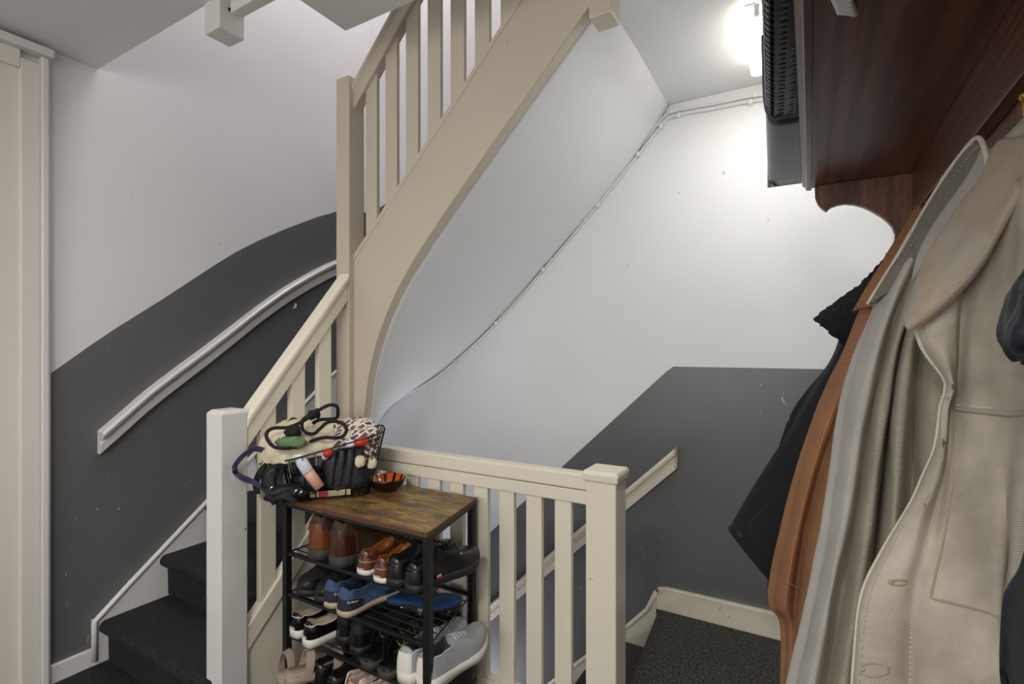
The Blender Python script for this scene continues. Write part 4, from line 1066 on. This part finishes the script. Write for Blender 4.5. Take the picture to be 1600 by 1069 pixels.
# top shelf: black leather trainers
def make_trainer(label):
    t = shoe_root('leather_trainer', label, 'shoe')
    S = Shoe(L=.295, W=.100, sole=.025, spring=.026, lean=.05, t_open=(.06, .42), slope=.09,
             top=[(0,.064),(.07,.062),(.2,.050),(.36,.058),(.47,.078),(.55,.072),(.68,.052),(.82,.037),(.92,.026),(.97,.016),(1,.004)])
    part('sole', S.sole_bm(1.09), M['bl_rubber'], t); part('upper', S.upper_bm(), [M['bl_leather'], M['bl_matt']], t)
    part('heel_counter', S.patch(0, .16, .05, lambda q: .66-.8*max(0, q-.06), .0022), M['bl_leather'], t)
    part('collar_roll', S.patch(0, .38, .82, 1.0, .003, m=2), M['bl_matt'], t)
    S.laces(.46, .64, 5, .024, .0024, 1, .50, t, M['lace_bl'])
    for sg in (-1, 1):
        part('lace_tip', T([(sg*.036, .50*S.L+.036, S.topz(.5)-.024), (sg*.038, .50*S.L+.046, S.topz(.5)-.034)], .0026, sides=6), M['steel'], t)
    em = part('emblem', S.patch(.27, .34, .02, .20, .0045, n=3, m=2), M['wh_sole'], t); 
    part('emblem_red', S.patch(.27, .34, .02, .105, .0055, n=2, m=1), M['red'], em)
    part('emblem_blue', S.patch(.262, .272, .02, .20, .0050, n=2, m=1), M['navy_canvas'], em)
    return t
k1 = make_trainer('left of the two black leather lace trainers, top shelf right end'); place(k1, -1.150, 1.212, .534, 86)
k2 = clone(k1, 'right of the two black leather lace trainers, nearest the rack leg on the top shelf'); place(k2, -1.075, 1.210, 0.534, 79)
# second shelf: black shoes with their toes to the front
def make_black_low(label):
    t = shoe_root('black_shoe', label, 'shoe')
    S = Shoe(L=.285, W=.102, sole=.022, spring=.012, lean=.05, t_open=(.06, .42), slope=.10,
             top=[(0,.070),(.1,.066),(.3,.060),(.42,.070),(.5,.082),(.6,.070),(.72,.056),(.86,.046),(.95,.036),(1,.014)])
    part('sole', S.sole_bm(1.08), M['bl_rubber'], t); part('upper', S.upper_bm(), [M['bl_matt'], M['bl_matt']], t)
    part('toe_cap', S.patch(.80, .995, .02, .99, .0018, n=8), M['bl_leather'], t)
    S.laces(.50, .70, 4, .022, .0026, 0, None, t, M['lace_bl'])
    return t
a1 = make_black_low('left one of the black lace shoes with toes to the front, second shelf'); place(a1, -1.600, 1.500, 0.382, 270)
a2 = clone(a1, 'right one of the black lace shoes with toes to the front, second shelf'); place(a2, -1.503, 1.500, 0.382, 270)
# second shelf: blue canvas shoes on tan soles
def lettering(txt, size, mat, par, loc, rot, name='lettering', ext=.0004):
    cu = bpy.data.curves.new(name, 'FONT'); cu.body = txt; cu.size = size; cu.extrude = ext; cu.align_x = 'CENTER'
    tmp = bpy.data.objects.new(name, cu); C.objects.link(tmp)
    bpy.context.view_layer.update()
    me = bpy.data.meshes.new_from_object(tmp.evaluated_get(bpy.context.evaluated_depsgraph_get()))
    bpy.data.objects.remove(tmp); me.materials.clear(); me.materials.append(mat)
    o = bpy.data.objects.new(name, me); C.objects.link(o); o.parent = par; o.location = loc; o.rotation_euler = rot
    return o
def make_blue(label):
    t = shoe_root('canvas_shoe', label, 'shoe')
    S = Shoe(L=.285, W=.104, sole=.020, spring=.022, lean=.05, t_open=(.06, .44), slope=.08,
             top=[(0,.074),(.07,.070),(.22,.056),(.38,.062),(.48,.078),(.56,.072),(.7,.056),(.85,.044),(.95,.032),(1,.012)])
    part('sole', S.sole_bm(1.09), M['tan_sole'], t); part('upper', S.upper_bm(), [M['blue_canvas'], M['navy_canvas']], t)
    hc = part('heel_counter', S.patch(0, .24, .0, lambda q: .52-.5*max(0, q-.1), .0022), M['navy_canvas'], t)
    p = S.outer(.055, 1, .40, .004)
    lettering('Barbour', .011, M['wh_sole'], hc, p+Vector((.0015, .006, -.004)), (R(90), 0, R(62)))
    for f in (.62, .74, .86):
        for sd in (1, -1): part('seam', S.patch(.10, .44, f, f+.025, .002, m=1, side=sd), M['navy_canvas'], t)
    part('toe_rand', S.patch(.55, .995, .0, .22, .002), M['navy_canvas'], t)
    S.laces(.48, .64, 4, .022, .0024, 1, .50, t, M['blue_canvas'])
    return t
e1 = make_blue('left one of the blue canvas shoes with tan soles, second shelf'); place(e1, -1.462, 1.224, 0.382, 88)
e2 = clone(e1, 'right one of the blue canvas shoes with tan soles, second shelf'); place(e2, -1.377, 1.208, 0.382, 84)
# second shelf: flat bright blue slippers poking out at the back
t = shoe_root('insole', 'flat bright blue foam insole lying across the back of the second shelf', 'insole')
S = Shoe(L=.27, W=.112, sole=.010, spring=.010, top=[(0, .01), (1, .01)])
part('foam_sole', S.sole_bm(1.05), M['navy_canvas'], t)
part('top_cover', S.sole_bm(1.03, 1.0, 1.35), M['blue_foam'], t)
place(t, -1.315, 1.375, .383, 20)
# third shelf: black patent slip-ons with pale lining and white soles
def make_slip(label):
    t = shoe_root('slip_on_shoe', label, 'shoe')
    S = Shoe(L=.270, W=.098, sole=.028, spring=.010, lean=.05, t_open=(.05, .50), slope=.06,
             top=[(0,.058),(.06,.054),(.2,.036),(.36,.034),(.48,.050),(.58,.052),(.7,.046),(.85,.036),(.95,.028),(1,.010)])
    part('sole', S.sole_bm(1.10), M['wh_sole'], t); part('upper', S.upper_bm(), [M['patent'], M['beige_in']], t)
    part('rim_binding', S.patch(0, .50, .93, 1.03, .0026, m=2), M['beige_in'], t)
    part('footbed', S.sole_bm(.68, 1.05, 1.3), M['beige_in'], t)
    return t
f1 = make_slip('left one of the black patent slip-on shoes with white soles, third shelf'); place(f1, -1.640, 1.218, .230, 84)
f2 = clone(f1, 'right one of the black patent slip-on shoes with white soles, third shelf'); place(f2, -1.553, 1.202, .230, 78)
# third shelf: dark boots
def make_dark_boot(label):
    t = shoe_root('suede_boot', label, 'boot')
    S = Shoe(L=.270, W=.098, sole=.018, heel=.012, spring=.010, lean=.10, t_open=(.06, .32), slope=.16,
             top=[(0,.100),(.1,.102),(.25,.098),(.36,.092),(.46,.072),(.56,.060),(.7,.050),(.85,.042),(.95,.034),(1,.012)])
    part('sole', S.sole_bm(1.06), M['bl_rubber'], t); part('upper', S.upper_bm(), [M['bl_matt'], M['bl_matt']], t)
    part('ankle_fold', S.patch(0, .34, .70, .96, .004, m=3), M['bl_matt'], t)
    part('heel_counter', S.patch(0, .18, .0, .40, .002), M['bl_leather'], t)
    return t
g1 = make_dark_boot('left one of the low black suede boots, middle of the third shelf'); place(g1, -1.461, 1.276, 0.230, 82)
g2 = clone(g1, 'right one of the low black suede boots, middle of the third shelf'); place(g2, -1.367, 1.254, 0.230, 82)
# buckled black sandals
def make_sandal(label, sole, strap, straps, buckle=True, L=.265, name='strap_sandal', foot=None, thick=.026):
    t = shoe_root(name, label, 'sandal')
    S = Shoe(L=L, W=.098, sole=thick, spring=.006, top=[(0, .01), (1, .01)])
    part('sole', S.sole_bm(1.05), sole, t)
    part('footbed', S.sole_bm(.97, 1.0, 1.16), foot or strap, t)
    for (tt, wd, h) in straps:
        x = hw(tt, S.W)*1.02; y = tt*L; z = thick
        bm = bmesh.new(); ribbon(bm, catmull([(-x,y,z-.004),(-x*.96,y+.004,z+h*.45),(-x*.5,y+.006,z+h*.93),(0,y+.007,z+h),(x*.5,y+.006,z+h*.93),(x*.96,y+.004,z+h*.45),(x,y,z-.004)], 26), wd, .0035, (0, 1, .15))
        st_ = part('strap', bm, strap, t, smooth=False)
        if buckle:
            bm = bmesh.new(); c = Vector((x*.55, y+.004, z+h*.94))
            for q in ((-1,-1,1,-1),(1,-1,1,1),(1,1,-1,1),(-1,1,-1,-1)): tube(bm, [c+Vector((q[0]*.009, q[1]*wd*.55, -.004*q[0])), c+Vector((q[2]*.009, q[3]*wd*.55, -.004*q[2]))], .0014, 6)
            part('buckle', bm, M['brass'], st_)
    return t
h1 = make_sandal('left one of the front pair of black buckled sandals, third shelf', M['gr_sole'], M['bl_leather'], [(.22,.018,.075),(.55,.030,.052),(.76,.030,.036)]); place(h1, -1.276, 1.218, 0.230, 80)
h2 = clone(h1, 'right one of the front pair of black buckled sandals, beside the grey trainers'); place(h2, -1.191, 1.211, 0.230, 80)
h3 = make_sandal('black buckled sandal at the back of the third shelf, behind the front pair', M['bl_rubber'], M['bl_leather'], [(.25,.026,.07),(.50,.030,.056),(.74,.030,.036)], L=.17); place(h3, -1.269, 1.478, 0.230, 62)
# grey knitted trainers
def make_knit(label):
    t = shoe_root('knit_trainer', label, 'shoe')
    S = Shoe(L=.305, W=.108, sole=.028, heel=.012, spring=.040, lean=.06, t_open=(.06, .40), slope=.07,
             top=[(0,.074),(.05,.072),(.16,.054),(.32,.062),(.43,.080),(.52,.074),(.66,.058),(.82,.046),(.93,.034),(1,.012)])
    part('sole', S.sole_bm(1.10), M['wh_sole'], t); part('upper', S.upper_bm(), [M['grey_knit'], M['grey_in']], t)
    part('heel_strip', S.patch(0, .03, .0, .97, .003, n=4), M['wh_sole'], t)
    part('collar_binding', S.patch(0, .40, .94, 1.03, .0025, m=2), M['lace_gr'], t)
    S.laces(.45, .66, 6, .024, .0026, 0, None, t, M['lace_gr'])
    return t
n1 = make_knit('left one of the light grey knit trainers with white soles, third shelf'); place(n1, -1.112, 1.223, 0.230, 86)
n2 = clone(n1, 'right one of the light grey knit trainers, toe past the rack leg'); place(n2, -1.036, 1.228, 0.230, 86)
# bottom shelf
p1 = make_sandal('left one of the taupe strap sandals on the bottom left of the rack', M['taupe'], M['taupe'], [(.10,.026,.080),(.62,.034,.05)], False, foot=M['taupe']); place(p1, -1.660, 1.175, .072, 82)
p2 = make_sandal('right one of the taupe strap sandals on the bottom left of the rack', M['taupe'], M['taupe'], [(.25,.028,.07),(.62,.034,.05)], False, foot=M['taupe']); place(p2, -1.590, 1.150, .118, 66, pitch=-7)
q1 = make_trainer('left one of the shiny black shoes on the bottom shelf'); place(q1, -1.520, 1.22, .074, 88)
q2 = clone(q1, 'right one of the shiny black shoes on the bottom shelf'); place(q2, -1.425, 1.20, .074, 86)
def make_slipper(label):
    t = shoe_root('fleece_slipper', label, 'slipper')
    S = Shoe(L=.260, W=.104, sole=.020, spring=.008, lean=.02, t_open=(.06, .46), slope=.08,
             top=[(0,.085),(.08,.082),(.25,.072),(.4,.072),(.5,.078),(.62,.070),(.75,.058),(.88,.046),(.95,.036),(1,.014)])
    part('sole', S.sole_bm(1.06), M['tan_sole'], t); part('upper', S.upper_bm(), [M['gum'], M['pink_fluff']], t)
    P = [S.patch(0, .46, .84, 1.10, .007, n=16, m=4)]
    bm = P[0]
    for v in bm.verts: v.co += Vector(noise.noise_vector(v.co*120))*.004
    part('fleece_cuff', bm, M['pink_fluff'], t, solid=.006)
    return t
r1 = make_slipper('left one of the tan slippers with pale fleece cuffs, bottom shelf'); place(r1, -1.325, 1.195, .074, 84)
r2 = clone(r1, 'right one of the tan slippers with pale fleece cuffs, bottom shelf'); place(r2, -1.220, 1.185, .074, 84)
u1 = make_black_low('single black shoe at the back right end of the bottom shelf'); place(u1, -1.115, 1.290, .074, 84)

# ============================================================ WIRE BASKET ON THE RACK
ba = R(48); A1 = Vector((math.cos(ba), math.sin(ba), 0)); A2 = Vector((math.sin(ba), -math.cos(ba), 0))   # along, towards us
CB = Vector((-1.585, 1.345, .733)); CT = Vector((-1.585, 1.365, .928))
def se(th, a, b, e=.45):
    c, s_ = math.cos(th), math.sin(th)
    return math.copysign(abs(c)**e, c)*a, math.copysign(abs(s_)**e, s_)*b
def bpt(th, f):
    x, y = se(th, .14+(.185-.14)*f, .065+(.115-.065)*f)
    return CB.lerp(CT, f)+A1*x+A2*y+Vector((0, 0, f*.25*x))
bk = thing('wire_basket', 'black wire basket crammed with things, on the left end of the shoe rack', 'basket', CB)
NTH = 44
for f, r in ((0, .0022), (.34, .0014), (.67, .0014), (1, .003)):
    obj('rim_wire' if f == 1 else 'ring_wire', T([bpt(2*math.pi*k/88, f) for k in range(88)], r, sides=6, closed=True), M['wire'], bk, smooth=True)
for k in range(30):
    th = 2*math.pi*k/30
    obj('upright_wire', T([bpt(th, f) for f in np.linspace(0, 1, 6)], .0019, sides=6), M['wire'], bk, smooth=True)
for k in range(-5, 6):
    x = .025*k; e = .065*(1-abs(x/.143)**4)**.25
    obj('base_wire', T([CB+A1*x+A2*e, CB+A1*x-A2*e], .0014, sides=6), M['wire'], bk)
# things inside: each its own object
def lump(c, rad, axes=None, nz=.12, sc=22, seed=0, seg=24):
    """cloth-like lump: centre, radii along the basket axes and Z"""
    bm = bmesh.new(); bmesh.ops.create_uvsphere(bm, u_segments=seg, v_segments=seg//2, radius=1)
    a, b = axes or (A1, A2); up = Vector((0, 0, 1))
    for v in bm.verts:
        d = v.co.copy(); k = 1+nz*noise.noise(d*2.2+Vector((seed, 0, 0)))*2+nz*.5*noise.noise(d*5+Vector((0, seed, 0)))
        d = Vector([math.copysign(abs(q)**.75, q) for q in d])*k
        v.co = Vector(c)+a*d.x*rad[0]+b*d.y*rad[1]+up*d.z*rad[2]
    return bm
ctr = CB.lerp(CT, .5)
def bp(x, y, z): return CB+A1*x+A2*y+Vector((0, 0, z))
# black nylon pouch, slate jacket rolled up
tag(obj('nylon_pouch', lump(bp(-.070, .020, .058), (.066, .052, .056), seed=1), M['bl_cloth'], smooth=True), 'black nylon pouch in the left half of the wire basket', 'pouch')
t = thing('rolled_raincoat', 'dark slate nylon raincoat rolled up in the right half of the wire basket', 'coat', bp(.045, .0, .02))
obj('roll', lump(bp(.050, .022, .100), (.082, .058, .094), nz=.14, seed=5), M['dgrey_cloth'], t, smooth=True)
for k in range(3):
    obj('fold', T([bp(.0+.030*k, .072, .05), bp(.004+.030*k, .082, .09), bp(.010+.030*k, .088, .14), bp(.012+.030*k, .082, .180)], .011, 14, sides=8), M['dgrey_cloth'], t, smooth=True)
# papers and small packets on the floor of the basket
for k, (x, m, l) in enumerate([(-.055, 'paper', 'small cream packet at the bottom left of the wire basket'), (-.022, 'pink', 'red and pink packet at the bottom of the wire basket'), (.03, 'paper', 'long cream packet at the bottom right of the wire basket')]):
    bm = bmesh.new(); wv = .016 if k < 2 else .042
    prism(bm, [bp(x-wv, .054, .006), bp(x+wv, .054, .006), bp(x+wv, .064, .030), bp(x-wv, .064, .030)], A2*.006)
    o = obj('packet', bm, M[m], bevel=.002); tag(o, l, 'packet')
# red capped bottles
for k, (x, z, l, ln) in enumerate([(-.012, .168, 'small bottle with round red cap in the middle of the wire basket', .03), (.085, .205, 'red bottle lying in the right end of the wire basket', .05)]):
    t = thing('red_bottle', l, 'bottle', bp(x, .085, z))
    p = bp(x, .090, z); d = (A2*.5+A1*.2+Vector((0, 0, .35))).normalized() if k == 0 else (A1+Vector((0, 0, .12))).normalized()
    obj('cap', T([p, p+d*ln*.35, p+d*ln*.8, p+d*ln], [.013, .0155, .0155, .009], sides=16), M['red'], t, smooth=True)
    obj('body', T([p-d*.03, p-d*.004, p], [.012, .013, .011], sides=14), M['tubewhite'], t, smooth=True)
# cream balls
for k, (x, y, z, l) in enumerate([(.105, .085, .135, 'cream knitted ball in the right end of the wire basket'), (.148, .060, .120, 'second cream ball, behind the first in the basket corner')]):
    tag(obj('soft_ball', lump(bp(x, y, z), (.019, .019, .022), nz=.05, seed=k+3, seg=18), M['canvas'], smooth=True), l, 'ball')
# white tube with a peach cap, leaning out of the basket
t = thing('lotion_tube', 'white squeeze tube with peach end leaning in the wire basket', 'tube', bp(-.05, .07, .08))
pa, pb = Vector(at(447, 683, 1.205)), Vector(at(482, 738, 1.225)); pc = Vector(at(500, 762, 1.25))
bm = bmesh.new(); dd = (pb-pa)
sd = dd.cross(Vector((-.5, .86, 0))).normalized(); nn = dd.cross(sd).normalized(); rings = []
for f, w_, h_ in ((0, .026, .003), (.1, .026, .006), (.5, .024, .014), (1.0, .021, .018)):
    c = pa+dd*f; rings.append([bm.verts.new(c+sd*math.cos(q*math.pi/8)*w_+nn*math.sin(q*math.pi/8)*h_) for q in range(16)])
for a, b in zip(rings[:-1], rings[1:]):
    for q in range(16): bm.faces.new((a[q], a[(q+1) % 16], b[(q+1) % 16], b[q]))
bm.faces.new(rings[0][::-1]); bm.faces.new(rings[-1])
obj('tube_body', bm, M['tubewhite'], t, smooth=True)
obj('tube_end', T([pb, pb.lerp(pc, .3), pc], [.020, .020, .018], sides=16), M['peach'], t, smooth=True)
# tote bag pushed in on top: cream canvas with a brown printed panel and black rope handles
tt = thing('tote_bag', 'cream canvas tote bag with brown geometric print and black rope handles, stuffed in the basket', 'bag', bp(0, 0, .17))
def tot(x, y, z): return bp(x, y, z)
cols = [
 [at(402,736,1.16), at(400,714,1.15), at(399,690,1.17), at(412,666,1.23), at(440,662,1.32), at(450,690,1.42)],
 [at(428,726,1.165), at(422,708,1.155), at(420,692,1.165), at(430,666,1.22), at(455,657,1.33), at(470,690,1.44)],
 [at(462,722,1.205), at(462,708,1.20), at(460,696,1.20), at(466,676,1.26), at(480,658,1.36), at(490,690,1.47)],
 [at(504,712,1.275), at(504,702,1.27), at(504,692,1.28), at(504,676,1.32), at(512,657,1.40), at(516,690,1.51)],
 [at(540,700,1.335), at(541,692,1.33), at(540,684,1.335), at(538,670,1.37), at(540,655,1.44), at(546,690,1.55)],
 [at(570,692,1.40), at(572,684,1.395), at(572,676,1.40), at(566,664,1.43), at(562,654,1.48), at(566,690,1.57)],
 [at(588,694,1.45), at(591,682,1.445), at(592,674,1.45), at(588,664,1.47), at(578,656,1.51), at(580,690,1.58)]]
P = loft(cols, 44, 60, .015, 24, 4)
P[:, :, 0] = np.maximum(P[:, :, 0], -1.752)
P[:, :, 1] = np.minimum(P[:, :, 1], 1.590)
tb_ = obj('bag_body', grid(P, 1.0), [M['canvas'], M['print']], tt, smooth=True, solid=.004, off=0)
for f_ in tb_.data.polygons:
    if f_.index % 59 > 33: f_.material_index = 1
cols = [[at(560,672,1.405), at(564,700,1.40), at(568,718,1.40), at(572,730,1.41)], [at(574,668,1.43), at(578,700,1.42), at(580,718,1.42), at(582,732,1.43)], [at(590,666,1.46), at(590,700,1.45), at(588,716,1.45), at(586,730,1.45)]]
obj('side_panel', grid(loft(cols, 20, 16, .005, 30, 2)), M['print'], tt, smooth=True, solid=.003, off=0)
# green cloth, folded, under the tube
t = tag(obj('green_cloth', lump(at(455,692,1.185), (.052, .026, .022), axes=(Vector((.93,.36,0)), Vector((.36,-.93,0))), nz=.15, seed=8), M['green'], smooth=True), 'folded sage green cloth under the tube on the basket', 'cloth')
def rope(pts, r=.0065, n=60): return T(ats(pts), r, n, sides=8)
obj('rope_handle', rope([(478,692,1.228),(455,700,1.168),(430,699,1.138),(418,687,1.128),(417,676,1.138),(428,669,1.158),(450,668,1.198),(470,660,1.238),(486,650,1.258),(500,640,1.278),(515,633,1.298),(526,635,1.318),(528,645,1.328),(524,654,1.338),(500,656,1.318),(488,662,1.298)]), M['rope'], tt, smooth=True)
obj('rope_handle', rope([(485,690,1.248),(505,684,1.258),(530,684,1.288),(540,677,1.308),(540,666,1.318),(528,659,1.318),(512,660,1.298),(500,670,1.268),(490,678,1.248),(478,676,1.238),(472,668,1.248),(474,655,1.268),(488,647,1.288),(496,640,1.288)]), M['rope'], tt, smooth=True)
obj('rope_knot', lump(at(490,648,1.295), (.022, .016, .016), nz=.25, seed=3), M['rope'], tt, smooth=True)
obj('rope_knot', lump(at(458,674,1.20), (.026, .018, .020), nz=.25, seed=6), M['rope'], tt, smooth=True)
obj('inner_pocket', lump(at(498,668,1.335), (.040, .02, .018), nz=.2, seed=11), M['canvas'], tt, smooth=True)
# purple lead looping out to the left
t = thing('dog_lead', 'purple webbing lead looping out of the left side of the basket', 'lead', at(400,735,1.15))
LEAD = [at(424,712,1.165), atx(412,704,-1.722), atx(397,702,-1.715), atx(380,712,-1.712), atx(367,728,-1.722), atx(366,736,-1.722), atx(376,745,-1.715), atx(392,752,-1.712), atx(404,758,-1.70), at(416,766,1.15)]
bm = bmesh.new(); ribbon(bm, catmull(LEAD, 46), .019, .003, (.25, -.3, .9))
obj('webbing', bm, M['purple'], t)
bm = bmesh.new(); tube(bm, [atx(366,728,-1.720), atx(367,733,-1.720), atx(368,739,-1.720)], .008, 8); obj('keeper', bm, M['bl_cloth'], t, smooth=True)
# black straps tumbling over the rack's left corner
t = thing('strap_bundle', 'bundle of black nylon straps with metal clips hanging over the rack corner', 'straps', at(415,765,1.16))
for k, pts in enumerate([[(420,722,1.16),(408,735,1.14),(400,755,1.135),(402,772,1.14)], [(432,728,1.165),(424,745,1.14),(428,768,1.13),(440,782,1.14)], [(440,735,1.17),(436,752,1.15),(446,772,1.145),(462,786,1.16)], [(412,742,1.15),(415,762,1.13),(424,776,1.13),(430,788,1.14)]]):
    bm = bmesh.new(); ribbon(bm, catmull(ats(pts), 20), .022, .005, (.8, .3, .3)); obj('strap', bm, M['bl_cloth'], t)
obj('padded_strap', lump(at(448,770,1.165), (.060, .030, .028), axes=(A1, A2), nz=.2, seed=9), M['bl_cloth'], t, smooth=True)
obj('padded_strap', lump(at(424,750,1.15), (.028, .022, .048), axes=(A1, A2), nz=.2, seed=12), M['bl_cloth'], t, smooth=True)
for (u, v) in ((424, 763), (408, 723), (462, 768), (470, 770)):
    bm = bmesh.new(); p = Vector(at(u, v, 1.115 if u < 440 else 1.135)); tube(bm, [p+Vector((-.006,0,-.006)), p+Vector((.006,0,.006))], .0045, 8); obj('metal_clip', bm, M['steel'], t, smooth=True)

# ============================================================ BOWL
bw = thing('bowl', 'small bowl, black outside and orange with dark rays inside, on the rack', 'bowl', (-1.438, 1.492, .731))
def lathe(prof, n=40, squash=1.0):
    bm = bmesh.new(); rs = [[bm.verts.new((r*math.cos(2*math.pi*k/n), r*math.sin(2*math.pi*k/n)*squash, z)) for k in range(n)] for r, z in prof]
    for a, b in zip(rs[:-1], rs[1:]):
        for k in range(n): bm.faces.new((a[k], a[(k+1) % n], b[(k+1) % n], b[k]))
    return bm
bm = lathe([(.001,.0),(.030,.0),(.036,.002),(.052,.012),(.066,.028),(.073,.046),(.0735,.050),(.071,.051)]); part('outside', bm, M['bowl_out'], bw)
bm = lathe([(.071,.051),(.068,.047),(.060,.030),(.046,.016),(.028,.008),(.001,.006)]); part('inside', bm, M['bowl_in'], bw)
